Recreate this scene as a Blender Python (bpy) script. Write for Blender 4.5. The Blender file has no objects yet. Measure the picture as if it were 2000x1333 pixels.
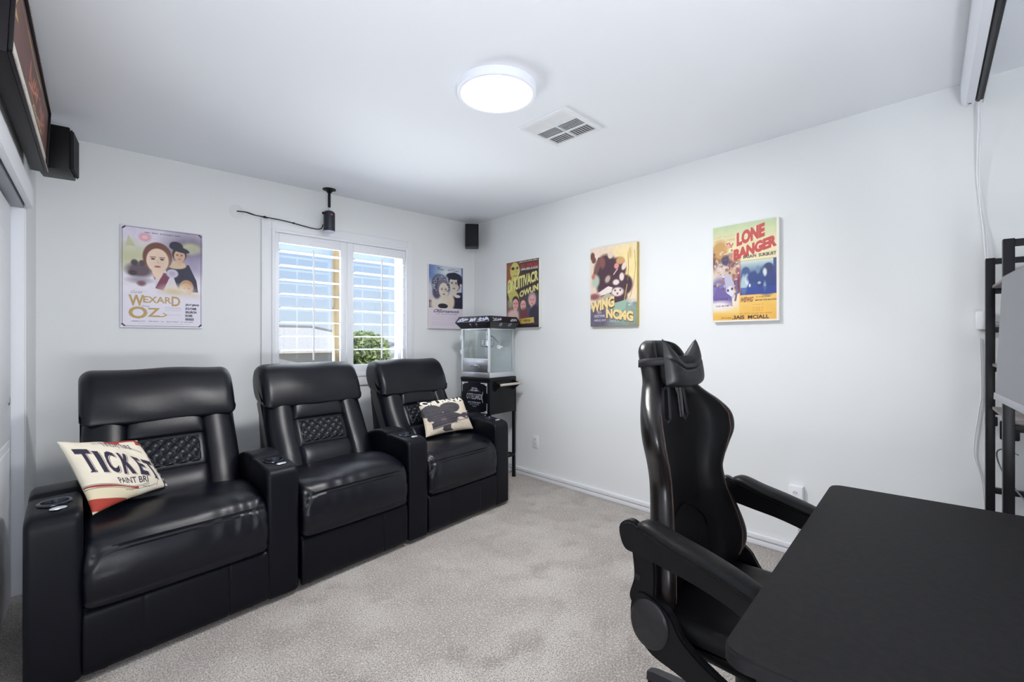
import bpy, bmesh, math, random
import numpy as np
from mathutils import Vector, Matrix
random.seed(4); np.random.seed(4)
PI = math.pi
S = bpy.context.scene
COL = S.collection

# ------------------------------------------------------------------ camera
cam = bpy.data.cameras.new('camera'); camo = bpy.data.objects.new('camera', cam); COL.objects.link(camo)
cam.sensor_width = 36; cam.lens = 36 * 920 / 2000; cam.clip_start = 0.02; cam.clip_end = 400
CAM = Vector((-3.044, -3.834, 1.236)); camo.location = CAM
ang = math.atan(985 / 920)
fwd = Vector((math.cos(ang), math.sin(ang), 0))
camo.rotation_euler = fwd.to_track_quat('-Z', 'Y').to_euler()
S.camera = camo
S.view_settings.view_transform = 'Standard'; S.view_settings.look = 'None'
S.view_settings.gamma = 1; S.view_settings.use_curve_mapping = False
S.view_settings.exposure = 0.08

# ------------------------------------------------------------------ world
w = bpy.data.worlds.new('sky'); S.world = w; w.use_nodes = True
nt = w.node_tree; nt.nodes.clear()
out = nt.nodes.new('ShaderNodeOutputWorld'); bg = nt.nodes.new('ShaderNodeBackground')
tc = nt.nodes.new('ShaderNodeTexCoord'); sep = nt.nodes.new('ShaderNodeSeparateXYZ'); cr = nt.nodes.new('ShaderNodeValToRGB')
nt.links.new(tc.outputs['Generated'], sep.inputs[0]); nt.links.new(sep.outputs['Z'], cr.inputs[0])
nt.links.new(cr.outputs[0], bg.inputs[0]); nt.links.new(bg.outputs[0], out.inputs[0])
e = cr.color_ramp.elements
e[0].position = 0.0; e[0].color = (0.76, 0.84, 0.95, 1)
e[1].position = 0.5; e[1].color = (0.30, 0.46, 0.80, 1)
x = e.new(0.05); x.color = (0.66, 0.78, 0.95, 1)
x = e.new(0.2); x.color = (0.46, 0.63, 0.92, 1)
bg.inputs[1].default_value = .98

def lamp(name, kind, loc, energy, color=(1, 1, 1), size=0.3, rot=(0, 0, 0), **k):
    l = bpy.data.lights.new(name, kind); l.energy = energy; l.color = color
    if kind == 'AREA': l.shape = k.get('shape', 'SQUARE'); l.size = size; l.size_y = k.get('sy', size)
    elif kind == 'SUN': l.angle = 0.01
    else: l.shadow_soft_size = size
    o = bpy.data.objects.new(name, l); COL.objects.link(o); o.location = loc; o.rotation_euler = rot
    return o
lamp('sun', 'SUN', (0, 30, 30), 4.0, (1, .96, .9), rot=Vector((-.2, .75, -.9)).to_track_quat('-Z', 'Y').to_euler())
LX, LY = -1.572, -2.152
# the ceiling lamp's own light, under its diffuser
lamp('ceiling_lamp_light', 'AREA', (LX, LY, 2.386), 33, (1, .99, .985), .32, shape='DISK')
# fill light added behind the camera, aimed up to brighten the ceiling
lamp('added_ceiling_fill', 'AREA', (-2.75, -4.4, .75), 37, (.92, .96, 1), 1.1, rot=Vector((-.08, .92, 1)).to_track_quat('-Z', 'Y').to_euler(), shape='RECTANGLE', sy=.3)
# area light added outside the window, standing in for daylight bounced upward
lamp('added_bounce_fill', 'AREA', (-1.37, 4.2, -1.3), 2500, (.94, .97, 1), 7, rot=Vector((0, -1, .62)).to_track_quat('-Z', 'Y').to_euler(), shape='RECTANGLE', sy=4.0)
S.cycles.transparent_max_bounces = 24

# ------------------------------------------------------------------ materials
MATS = {}
def srgb(c): return tuple(((v / 255) / 12.92 if v / 255 <= .04045 else ((v / 255 + .055) / 1.055) ** 2.4) for v in c)
def mat(name, col=(200, 200, 200), rough=.5, metal=0, spec=.5, bump=None, var=None, emit=None, glass=False, coat=0, sheen=0, alpha=1):
    if name in MATS: return MATS[name]
    m = bpy.data.materials.new(name); m.use_nodes = True; MATS[name] = m
    n = m.node_tree; b = n.nodes['Principled BSDF']
    c = srgb(col) + (1,)
    b.inputs['Base Color'].default_value = c; b.inputs['Roughness'].default_value = rough
    b.inputs['Metallic'].default_value = metal; b.inputs['Specular IOR Level'].default_value = spec
    b.inputs['Coat Weight'].default_value = coat; b.inputs['Sheen Weight'].default_value = sheen
    if emit: b.inputs['Emission Color'].default_value = srgb(emit[0]) + (1,); b.inputs['Emission Strength'].default_value = emit[1]
    T = n.nodes.new('ShaderNodeTexCoord')
    if bump:   # list of (scale, strength, distance)
        last = None
        for sc, st, di, *kind in bump:
            if kind and kind[0] == 'v':
                t = n.nodes.new('ShaderNodeTexVoronoi'); t.inputs['Scale'].default_value = sc; o_ = t.outputs['Distance']
            else:
                t = n.nodes.new('ShaderNodeTexNoise'); t.inputs['Scale'].default_value = sc; t.inputs['Detail'].default_value = 4; o_ = t.outputs['Fac']
            n.links.new(T.outputs['Object'], t.inputs['Vector'])
            bp = n.nodes.new('ShaderNodeBump'); bp.inputs['Strength'].default_value = st; bp.inputs['Distance'].default_value = di
            n.links.new(o_, bp.inputs['Height'])
            if last: n.links.new(last.outputs[0], bp.inputs['Normal'])
            last = bp
        n.links.new(last.outputs[0], b.inputs['Normal'])
    if var:    # (scale, colour2, lo, hi)
        cur = None
        for sc, c2, lo, hi, *fac in (var if isinstance(var, list) else [var]):
            t = n.nodes.new('ShaderNodeTexNoise'); t.inputs['Scale'].default_value = sc; t.inputs['Detail'].default_value = 5
            n.links.new(T.outputs['Object'], t.inputs['Vector'])
            mr = n.nodes.new('ShaderNodeMapRange'); mr.inputs[1].default_value = lo; mr.inputs[2].default_value = hi
            n.links.new(t.outputs['Fac'], mr.inputs[0])
            mx = n.nodes.new('ShaderNodeMix'); mx.data_type = 'RGBA'
            n.links.new(mr.outputs[0], mx.inputs[0])
            if cur is None: mx.inputs[6].default_value = c
            else: n.links.new(cur, mx.inputs[6])
            mx.inputs[7].default_value = srgb(c2) + (1,); cur = mx.outputs[2]
        n.links.new(cur, b.inputs['Base Color'])
    if glass:
        n.nodes.remove(b)
        g = n.nodes.new('ShaderNodeBsdfTransparent'); g.inputs[0].default_value = (.96, .98, .98, 1)
        gl = n.nodes.new('ShaderNodeBsdfGlossy'); gl.inputs['Roughness'].default_value = .02
        lwt = n.nodes.new('ShaderNodeLayerWeight'); lwt.inputs[0].default_value = .5
        pw = n.nodes.new('ShaderNodeMath'); pw.operation = 'POWER'; pw.inputs[1].default_value = 4; n.links.new(lwt.outputs['Facing'], pw.inputs[0])
        fr = n.nodes.new('ShaderNodeMath'); fr.operation = 'MULTIPLY_ADD'; fr.inputs[1].default_value = .7; fr.inputs[2].default_value = .035; n.links.new(pw.outputs[0], fr.inputs[0])
        mx = n.nodes.new('ShaderNodeMixShader'); n.links.new(fr.outputs[0], mx.inputs[0]); n.links.new(g.outputs[0], mx.inputs[1]); n.links.new(gl.outputs[0], mx.inputs[2])
        n.links.new(mx.outputs[0], n.nodes['Material Output'].inputs[0])
    return m
WALL = mat('wall_paint', (234, 236, 237), .85, spec=.25, bump=[(90, .12, .002), (14, .1, .004)])
CEIL = mat('ceiling_paint', (240, 242, 247), .9, spec=.2, bump=[(80, .1, .002)])
TRIM = mat('white_trim', (235, 236, 240), .45)
SHUT = mat('shutter_white', (236, 238, 243), .4)
CARPET = mat('carpet', (200, 191, 184), .95, spec=.1, sheen=.3,
    var=[(2.6, (226, 219, 212), .44, .64), (5.5, (184, 174, 167), .52, .68), (190, (128, 117, 112), .46, .64), (110, (238, 231, 224), .52, .70)], bump=[(260, .9, .012), (90, .6, .012), (6, .3, .02)])
LEATHER = mat('black_leather', (8, 10, 21), .34, spec=.36, bump=[(420, .18, .0012, 'v'), (30, .12, .003)], var=(6, (6, 8, 17), .4, .65))
LEATHER_M = mat('black_leather_matte', (6, 8, 17), .46, spec=.2, bump=[(420, .15, .001, 'v'), (24, .1, .003)])
CHAIRL = mat('chair_leather', (6, 6, 9), .45, spec=.22, bump=[(380, .15, .001, 'v')])
CHAIRS = mat('chair_leather_side', (18, 13, 14), .34, spec=.5, bump=[(300, .15, .001, 'v'), (18, .1, .004)])
BLACKPL = mat('black_plastic', (8, 8, 12), .42, spec=.25)
BLACKM = mat('black_metal', (14, 13, 18), .4, spec=.3, bump=[(300, .1, .001)])
BLACKG = mat('gloss_black', (8, 9, 14), .18)
DESKM = mat('desk_black', (24, 24, 26), .6, spec=.12, bump=[(220, .1, .001)], var=(60, (31, 30, 31), .4, .7))
CHROME = mat('chrome', (200, 202, 206), .18, metal=1)
ALU = mat('aluminium', (214, 217, 222), .32, metal=.85)
WHITEP = mat('white_plastic', (238, 239, 242), .35)
GLASS = mat('glass', glass=True)
CANVAS = mat('canvas_white', (232, 230, 226), .7)
def paint_mat(name, rough=.6, bump=None):
    if name in MATS: return MATS[name]
    m = mat(name, rough=rough, bump=bump); n = m.node_tree
    a = n.nodes.new('ShaderNodeAttribute'); a.attribute_name = 'print'
    n.links.new(a.outputs['Color'], n.nodes['Principled BSDF'].inputs['Base Color']); return m

# ------------------------------------------------------------------ mesh helpers
def tag(o, label=None, cat=None, group=None, kind=None):
    if label: o['label'] = label
    if cat: o['category'] = cat
    if group: o['group'] = group
    if kind: o['kind'] = kind
    return o
def thing(name, label, cat, loc=(0, 0, 0), rz=0, group=None):
    o = bpy.data.objects.new(name, None); COL.objects.link(o); o.location = loc; o.rotation_euler = (0, 0, rz); o.empty_display_size = .1
    return tag(o, label, cat, group)
class MB:
    def __init__(s): s.v = []; s.f = []; s.m = []; s.sm = []
    def add(s, v, f, mi=0, smooth=False):
        k = len(s.v); s.v += [tuple(p) for p in v]; s.f += [tuple(i + k for i in q) for q in f]; s.m += [mi] * len(f); s.sm += [smooth] * len(f); return s
    def bm(s, b, M=None, mi=0, smooth=False):
        b.verts.ensure_lookup_table(); b.verts.index_update()
        s.add([(M @ v.co) if M else v.co.copy() for v in b.verts], [[v.index for v in f.verts] for f in b.faces], mi, smooth); b.free(); return s
    def box(s, a, c, bev=0, mi=0, M=None, seg=2):
        b = bmesh.new(); bmesh.ops.create_cube(b, size=1)
        ce = [(a[i] + c[i]) / 2 for i in range(3)]; sz = [abs(c[i] - a[i]) for i in range(3)]
        for v in b.verts: v.co = Vector([ce[i] + v.co[i] * sz[i] for i in range(3)])
        if bev: bmesh.ops.bevel(b, geom=b.edges[:], offset=min(bev, min(sz) * .49), segments=seg, profile=.5, affect='EDGES')
        return s.bm(b, M, mi, bev > 0)
    def prism(s, pts, h0, h1, axis='z', bev=0, mi=0, M=None, seg=2):   # closed outline extruded along an axis
        b = bmesh.new()
        def P(p, h): return {'z': (p[0], p[1], h), 'y': (p[0], h, p[1]), 'x': (h, p[0], p[1])}[axis]
        lo = [b.verts.new(P(p, h0)) for p in pts]; hi = [b.verts.new(P(p, h1)) for p in pts]; n = len(pts)
        f0 = b.faces.new(lo); f1 = b.faces.new(hi)
        for i in range(n): b.faces.new((lo[i], lo[(i + 1) % n], hi[(i + 1) % n], hi[i]))
        bmesh.ops.recalc_face_normals(b, faces=b.faces[:])
        if bev: bmesh.ops.bevel(b, geom=list(set(list(f0.edges) + list(f1.edges))), offset=bev, segments=seg, affect='EDGES')
        return s.bm(b, M, mi, bev > 0)
    def tube(s, path, r, n=10, mi=0, cap=True, flat=1.0):
        P = [Vector(p) for p in path]; rs = r if isinstance(r, (list, tuple)) else [r] * len(P)
        V = []; F = []; up = Vector((0, 0, 1)); prev = None
        for i, p in enumerate(P):
            t = (P[min(i + 1, len(P) - 1)] - P[max(i - 1, 0)]).normalized()
            if prev is None: a = t.cross(up); a = t.cross(Vector((1, 0, 0))) if a.length < .1 else a
            else: a = prev - t * prev.dot(t)
            a.normalize(); prev = a; b = t.cross(a)
            for k in range(n):
                q = 2 * PI * k / n; V.append(p + a * math.cos(q) * rs[i] + b * math.sin(q) * rs[i] * flat)
        for i in range(len(P) - 1):
            for k in range(n): F.append((i * n + k, i * n + (k + 1) % n, (i + 1) * n + (k + 1) % n, (i + 1) * n + k))
        if cap: F.append(tuple(range(n))[::-1]); F.append(tuple((len(P) - 1) * n + k for k in range(n)))
        return s.add(V, F, mi, True)
    def lathe(s, prof, n=32, M=None, mi=0):     # prof: (r, z)
        V = []; F = []; c = len(prof)
        for k in range(n):
            q = 2 * PI * k / n
            for r, z in prof: V.append(Vector((r * math.cos(q), r * math.sin(q), z)))
        if M: V = [M @ v for v in V]
        for k in range(n):
            for i in range(c - 1): F.append((k * c + i, ((k + 1) % n) * c + i, ((k + 1) % n) * c + i + 1, k * c + i + 1))
        return s.add(V, F, mi, True)
    def build(s, name, mats, parent=None, auto=35, kind=None, merge=False):
        me = bpy.data.meshes.new(name); me.from_pydata(s.v, [], s.f)
        ms = mats if isinstance(mats, (list, tuple)) else [mats]
        for m in ms: me.materials.append(m)
        me.polygons.foreach_set('material_index', s.m); me.polygons.foreach_set('use_smooth', s.sm)
        b = bmesh.new(); b.from_mesh(me)
        if merge: bmesh.ops.remove_doubles(b, verts=b.verts[:], dist=1e-5)
        bmesh.ops.recalc_face_normals(b, faces=b.faces[:])
        if auto:
            th = math.radians(auto)
            for ed in b.edges:
                if len(ed.link_faces) == 2 and ed.calc_face_angle(0) > th: ed.smooth = False
        b.to_mesh(me); b.free()
        o = bpy.data.objects.new(name, me); COL.objects.link(o)
        if parent: o.parent = parent
        if kind: o['kind'] = kind
        return o
def rotz(a): return Matrix.Rotation(a, 4, 'Z')
def catmull(P, n=8, closed=False):
    P = [np.array(p, float) for p in P]; N = len(P); R = []
    rng = range(N) if closed else range(N - 1)
    for i in rng:
        if closed: a, b, c, d = P[(i - 1) % N], P[i], P[(i + 1) % N], P[(i + 2) % N]
        else: a, b, c, d = P[max(i - 1, 0)], P[i], P[i + 1], P[min(i + 2, N - 1)]
        for k in range(n):
            t = k / n
            R.append(.5 * ((2 * b) + (c - a) * t + (2 * a - 5 * b + 4 * c - d) * t * t + (3 * b - a - 3 * c + d) * t ** 3))
    if not closed: R.append(P[-1])
    return [tuple(r) for r in R]
def resample(L, n):       # closed loop resampled to n even points
    L = np.array(L + [L[0]]); d = np.r_[0, np.cumsum(np.linalg.norm(np.diff(L, axis=0), axis=1))]
    t = np.linspace(0, d[-1], n, endpoint=False)
    return np.c_[np.interp(t, d, L[:, 0]), np.interp(t, d, L[:, 1])]
def puff(prof, w, R, nx=24, n=72, disp=None, crown=0.0):
    """closed (y,z) outline swept across x in [-w/2, w/2] with rounded ends of radius R"""
    L = resample(prof, n); area = .5 * np.sum(L[:, 0] * np.roll(L[:, 1], -1) - np.roll(L[:, 0], -1) * L[:, 1])
    T = np.roll(L, -1, 0) - np.roll(L, 1, 0); T /= np.linalg.norm(T, axis=1)[:, None] + 1e-9
    Nn = np.c_[T[:, 1], -T[:, 0]] * (1 if area > 0 else -1)
    for _ in range(3): Nn = (np.roll(Nn, 1, 0) + Nn + np.roll(Nn, -1, 0)); Nn /= np.linalg.norm(Nn, axis=1)[:, None]
    xs = []; k = 7
    for i in range(k): a = PI / 2 * i / k; xs.append((-w / 2 + R * (1 - math.sin(a + 1e-3)), R * (1 - math.cos(a + 1e-3)) ))
    # ends: angle from flat to side
    st = [(-w / 2 + R - R * math.cos(PI / 2 * i / k), R - R * math.sin(PI / 2 * i / k)) for i in range(k)]
    mid = [(-w / 2 + R + (w - 2 * R) * i / nx, 0) for i in range(nx + 1)]
    en = [(-p[0], p[1]) for p in st[::-1]]
    st = st + mid + en; V = []; F = []
    for x_, ins in st:
        cw = crown * (1 - (2 * x_ / w) ** 2)
        for j in range(n):
            y, z = L[j] - Nn[j] * (ins - cw); nv = Nn[j]
            if disp:
                dd = disp(x_, L[j][0], L[j][1], j / n); y += nv[0] * dd; z += nv[1] * dd
            V.append((x_, y, z))
    for i in range(len(st) - 1):
        for j in range(n): F.append((i * n + j, (i + 1) * n + j, (i + 1) * n + (j + 1) % n, i * n + (j + 1) % n))
    c0 = np.mean(V[:n], 0); c1 = np.mean(V[-n:], 0); V += [tuple(c0), tuple(c1)]; a = len(V) - 2
    for j in range(n): F.append((a, j, (j + 1) % n)); F.append((a + 1, (len(st) - 1) * n + (j + 1) % n, (len(st) - 1) * n + j))
    m = MB(); m.add(V, F, 0, True); return m
def gridmesh(fn, nu, nv, smooth=True):
    V = [fn(i / nu, j / nv) for j in range(nv + 1) for i in range(nu + 1)]
    F = [(j * (nu + 1) + i, j * (nu + 1) + i + 1, (j + 1) * (nu + 1) + i + 1, (j + 1) * (nu + 1) + i) for j in range(nv) for i in range(nu)]
    m = MB(); m.add(V, F, 0, smooth); return m
def bool_cut(o, cutter):
    COL.objects.link(cutter) if cutter.name not in COL.objects else None
    md = o.modifiers.new('b', 'BOOLEAN'); md.object = cutter; md.operation = 'DIFFERENCE'; md.solver = 'EXACT'
    dg = bpy.context.evaluated_depsgraph_get(); dg.update()
    me = bpy.data.meshes.new_from_object(o.evaluated_get(dg)); o.modifiers.clear(); o.data = me
    bpy.data.objects.remove(cutter)

# ------------------------------------------------------------------ printed pictures
_tc = {}
def text_tris(s, bold=0.0):
    k = (s, bold)
    if k in _tc: return _tc[k]
    cu = bpy.data.curves.new('t', 'FONT'); cu.body = s; cu.size = 1; cu.offset = bold; cu.resolution_u = 3
    o = bpy.data.objects.new('t', cu); COL.objects.link(o)
    dg = bpy.context.evaluated_depsgraph_get(); dg.update()
    me = bpy.data.meshes.new_from_object(o.evaluated_get(dg)); me.calc_loop_triangles()
    V = np.array([v.co[:2] for v in me.vertices]).reshape(-1, 2); T = np.array([t.vertices[:] for t in me.loop_triangles]).reshape(-1, 3)
    bpy.data.objects.remove(o); bpy.data.curves.remove(cu); bpy.data.meshes.remove(me)
    if len(V): V = (V - V.min(0)) / (V.max(0) - V.min(0) + 1e-9)
    _tc[k] = (V, T); return V, T
def scrawl(p, x0, x1, y0, y1, c, wd, seed):     # worn lettering too small or slanted to read
    r = random.Random(seed); n = 14
    p.line([(x0 + (x1 - x0) * (i + r.uniform(-.3, .6)) / n, r.uniform(y0, y1)) for i in range(n + 1)], wd, c); p.line([(x0, y1), ((x0 + x1) / 2, y0 + (y1 - y0) * .8), (x1, y0 + (y1 - y0) * .4)], wd, c)
class Paint:
    """x 0..1 left to right, y 0..1 top to bottom; colours 0..255"""
    def __init__(s, W, H, base): s.W = W; s.H = H; s.I = np.zeros((H, W, 3)) + np.array(base, float); s.X, s.Y = np.meshgrid((np.arange(W) + .5) / W, (np.arange(H) + .5) / H); s.a = H / W
    def mix(s, m, c): m = np.clip(m, 0, 1)[..., None]; s.I = s.I * (1 - m) + np.array(c, float) * m
    def ell(s, cx, cy, rx, ry, c, soft=.06, rot=0, op=1):
        dx = (s.X - cx); dy = (s.Y - cy) * s.a; q = math.radians(rot)
        u = (dx * math.cos(q) + dy * math.sin(q)) / rx; v = (-dx * math.sin(q) + dy * math.cos(q)) / (ry * s.a)
        d = np.sqrt(u * u + v * v); s.mix((1 + soft - d) / (2 * soft) * op if soft else (d < 1) * op, c) if soft < .3 else s.mix(np.clip((1 + soft - d) / (2 * soft), 0, 1) * op, c)
    def poly(s, pts, c, op=1):
        ins = np.zeros(s.X.shape, bool); n = len(pts)
        for i in range(n):
            x0, y0 = pts[i]; x1, y1 = pts[(i + 1) % n]
            if y0 == y1: continue
            cond = ((y0 > s.Y) != (y1 > s.Y)) & (s.X < (x1 - x0) * (s.Y - y0) / (y1 - y0) + x0); ins ^= cond
        s.mix(ins * op, c)
    def rect(s, x0, y0, x1, y1, c, op=1): s.mix(((s.X >= x0) & (s.X <= x1) & (s.Y >= y0) & (s.Y <= y1)) * op, c)
    def grad(s, y0, y1, c, inv=False): t = np.clip((s.Y - y0) / (y1 - y0), 0, 1); s.mix(1 - t if inv else t, c)
    def line(s, pts, wd, c, op=1):
        D = np.full(s.X.shape, 9.)
        for (x0, y0), (x1, y1) in zip(pts[:-1], pts[1:]):
            dx, dy = x1 - x0, (y1 - y0) * s.a; t = np.clip(((s.X - x0) * dx + (s.Y - y0) * s.a * dy) / (dx * dx + dy * dy + 1e-9), 0, 1)
            D = np.minimum(D, np.hypot(s.X - x0 - t * dx, (s.Y - y0) * s.a - t * dy))
        s.mix(np.clip((wd / 2 - D) * s.W + .5, 0, 1) * op, c)
    def text(s, t, x0, y0, x1, y1, c, bold=.02, warp=None, shear=0, op=1):
        V, T = text_tris(t, bold)
        if not len(V): return
        P = np.c_[x0 + (V[:, 0] + shear * (V[:, 1] - .5)) * (x1 - x0), y1 - V[:, 1] * (y1 - y0)]
        if warp: P = np.array([warp(*p) for p in P])
        k = 3; W = s.W * k; H = s.H * k; M = np.zeros((H, W), bool); Q = P * [W, H]
        for a, b, d in T:
            A, B, D = Q[a], Q[b], Q[d]
            lo = np.floor(np.minimum(np.minimum(A, B), D)).astype(int); hi = np.ceil(np.maximum(np.maximum(A, B), D)).astype(int)
            lx, ly = max(lo[0], 0), max(lo[1], 0); hx, hy = min(hi[0], W), min(hi[1], H)
            if hx <= lx or hy <= ly: continue
            X, Y = np.meshgrid(np.arange(lx, hx) + .5, np.arange(ly, hy) + .5)
            e1 = (B[0] - A[0]) * (Y - A[1]) - (B[1] - A[1]) * (X - A[0]); e2 = (D[0] - B[0]) * (Y - B[1]) - (D[1] - B[1]) * (X - B[0]); e3 = (A[0] - D[0]) * (Y - D[1]) - (A[1] - D[1]) * (X - D[0])
            M[ly:hy, lx:hx] |= ((e1 >= 0) & (e2 >= 0) & (e3 >= 0)) | ((e1 <= 0) & (e2 <= 0) & (e3 <= 0))
        s.mix(M.reshape(s.H, k, s.W, k).mean((1, 3)) * op, c)
    def noise(s, amp, cell=6):
        h, w_ = s.H // cell + 2, s.W // cell + 2; g = np.random.rand(h, w_, 1) - .5
        yy = s.Y * (h - 2); xx = s.X * (w_ - 2); y0 = yy.astype(int); x0 = xx.astype(int); fy = (yy - y0)[..., None]; fx = (xx - x0)[..., None]
        s.I += amp * (g[y0, x0] * (1 - fx) * (1 - fy) + g[y0, x0 + 1] * fx * (1 - fy) + g[y0 + 1, x0] * (1 - fx) * fy + g[y0 + 1, x0 + 1] * fx * fy)
    def mesh(s, name, fn, material, parent=None):
        """fn(u,v) arrays -> xyz arrays, u right, v up"""
        W, H = s.W, s.H; U, Vv = np.meshgrid(np.linspace(0, 1, W), np.linspace(1, 0, H)); P = np.stack(fn(U, Vv), -1).reshape(-1, 3)
        idx = np.arange(W * H).reshape(H, W); F = np.stack([idx[1:, :-1], idx[1:, 1:], idx[:-1, 1:], idx[:-1, :-1]], -1).reshape(-1, 4)
        me = bpy.data.meshes.new(name); me.vertices.add(W * H); me.vertices.foreach_set('co', P.ravel())
        me.loops.add(F.size); me.loops.foreach_set('vertex_index', F.ravel().astype(np.int32)); me.polygons.add(len(F))
        me.polygons.foreach_set('loop_start', np.arange(0, F.size, 4, dtype=np.int32)); me.update(calc_edges=True)
        me.polygons.foreach_set('use_smooth', np.ones(len(F), bool))
        I = np.clip(s.I, 0, 255) / 255; L = np.where(I <= .04045, I / 12.92, ((I + .055) / 1.055) ** 2.4)
        a = me.color_attributes.new('print', 'FLOAT_COLOR', 'POINT'); a.data.foreach_set('color', np.c_[L.reshape(-1, 3), np.ones(W * H)].ravel().astype(np.float32))
        me.materials.append(material); me.validate(); o = bpy.data.objects.new(name, me); COL.objects.link(o)
        if parent: o.parent = parent
        return o

# ================================================================== THE ROOM
H = 2.44
lw = lambda y: -3.195 + .0294 * y            # left wall line (runs a little out of square)
fw = lambda x: -4.36 + .098 * x              # front wall line, behind the camera
WX0, WX1, WZ0, WZ1 = -1.95, -.79, .98, 2.06   # window opening
m = MB(); T_ = .16
m.box((-3.6, 0, 0), (WX0, T_, H)).box((WX1, 0, 0), (.15, T_, H)).box((WX0, 0, 0), (WX1, T_, WZ0)).box((WX0, 0, WZ1), (WX1, T_, H))
m.build('wall_back', WALL, kind='structure')
MB().box((0, -4.6, 0), (.15, 0, H)).build('wall_right', WALL, kind='structure')
CD0, CD1, CZ = -.50, -2.9, 1.915             # closet opening along the left wall
def lwseg(m, y0, y1, z0, z1, t0=0, t1=-.12):
    m.prism([(lw(y0) + t0, y0), (lw(y1) + t0, y1), (lw(y1) + t1, y1), (lw(y0) + t1, y0)], z0, z1)
m = MB(); lwseg(m, 0, CD0, 0, H); lwseg(m, CD0, CD1, CZ, H); lwseg(m, CD1, -4.9, 0, H)
m.build('wall_left', WALL, kind='structure')
m = MB(); m.prism([(-3.9, fw(-3.9)), (.15, fw(.15)), (.15, fw(.15) - .12), (-3.9, fw(-3.9) - .12)], 0, H); m.build('wall_front', WALL, kind='structure')
MB().box((-4.0, -4.95, -.1), (.15, .16, 0)).build('floor', CARPET, kind='structure')
MB().box((-4.0, -4.95, H), (.15, .16, H + .1)).build('ceiling', CEIL, kind='structure')
m = MB(); lwseg(m, CD0 + .12, CD1 - .12, 0, CZ + .05, -.60, -.64); m.build('wall_closet', WALL, kind='structure')
# baseboards with the surface cable channel clipped on top
m = MB(); m.box((-.014, -4.4, 0), (0, 0, .034), .004).box((-.018, -4.4, .037), (0, 0, .068), .005).box((-.0195, -2.965, .036), (0, -2.958, .0695), .001); m.build('baseboard_right', TRIM, kind='structure')
m = MB(); m.box((-3.19, -.014, 0), (0, 0, .07), .004); m.build('baseboard_back', TRIM, kind='structure')

# closet header, jamb, sliding doors
m = MB(); m.prism([(lw(CD0 + .03) + .022, CD0 + .03), (lw(CD1) + .022, CD1), (lw(CD1), CD1), (lw(CD0 + .03), CD0 + .03)], CZ - .02, CZ + .085, bev=.004)
m.prism([(lw(CD0) + .012, CD0), (lw(CD1) + .012, CD1), (lw(CD1), CD1), (lw(CD0), CD0)], CZ + .085, CZ + .12)
m.build('trim_1', TRIM, kind='structure')
m = MB(); m.prism([(lw(CD0) - .006, CD0 - .001), (lw(CD1) - .006, CD1), (lw(CD1) - .10, CD1), (lw(CD0) - .10, CD0 - .001)], CZ - .03, CZ - .001)
m.build('trim_2', mat('track_grey', (150, 152, 158), .4), kind='structure')
def closet_door(name, ya, yb, off, knob):
    M = Matrix.Translation((lw(ya) + off, ya, 0)) @ rotz(math.atan(-.0294)); L = ya - yb
    m = MB(); m.box((-.034, -L, .015), (0, 0, CZ - .045), .003)
    for z0, z1 in ((.12, .78), (.92, CZ - .2)):   # raised panels
        for a, b in ((.07, L / 2 - .03), (L / 2 + .03, L - .07)):
            m.box((-.002, -b, z0), (.004, -a, z1), .0035); m.box((-.002, -b + .035, z0 + .035), (.007, -a - .035, z1 - .035), .003)
    o = m.build(name, mat('door_white', (232, 234, 238), .4), kind='structure'); o.matrix_world = M
    k = MB(); k.lathe([(.0001, 0), (.022, 0), (.024, .003), (.02, .0045), (.016, .002), (.0001, .001)], 24, Matrix.Translation((.0012, -knob, .965)) @ Matrix.Rotation(PI / 2, 4, 'Y'))
    k.build('door_handle', BLACKM, o); return o
closet_door('door_1', -.60, -1.82, -.042, .10)
closet_door('door_2', -1.70, -2.88, -.085, 1.1)
m = MB(); m.prism([(lw(-.5) - .005, -.502), (lw(-.5) - .12, -.502), (lw(-.5) - .12, -.525), (lw(-.5) - .005, -.525)], 0, CZ - .03); m.build('trim_3', TRIM, kind='structure')

# ------------------------------------------------------------------ window
m = MB(); CO = .022
for a, c in (((-2.018, 0, .861), (-1.949, -CO, 2.148)), ((-.79, 0, .861), (-.725, -CO, 2.148)), ((-1.949, 0, 2.083), (-.79, -CO, 2.148)), ((-1.949, 0, .861), (-.79, -CO, .935))):
    m.box(a, c, .003)
m.build('trim_4', TRIM, kind='structure')
wf = MB(); Y0, Y1 = .09, .15
for a, c in (((WX0, Y0, WZ0), (WX0 + .045, Y1, WZ1)), ((WX1 - .045, Y0, WZ0), (WX1, Y1, WZ1)), ((WX0 + .045, Y0, WZ0), (WX1 - .045, Y1, WZ0 + .05)), ((WX0 + .045, Y0, WZ1 - .045), (WX1 - .045, Y1, WZ1))): wf.box(a, c, .004)
win = wf.build('window_1', mat('vinyl_white', (232, 232, 230), .5), kind='structure')
MB().box((-1.428, .075, WZ0 + .04), (-1.388, .14, WZ1 - .04), .004).build('meeting_stile', mat('vinyl_beige', (140, 122, 88), .5), win)
mm = MB(); mm.box((WX0 + .04, .118, 1.500), (WX1 - .04, .13, 1.514)); mm.build('muntin', mat('muntin_grey', (168, 172, 180), .5), win)
MB().box((WX0 + .04, .121, WZ0 + .045), (WX1 - .04, .126, WZ1 - .04)).build('glass_pane', GLASS, win)
MB().box((WX0, 0, WZ0 - .02), (WX1, .09, WZ0), .003).build('window_sill', TRIM, win)
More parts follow.
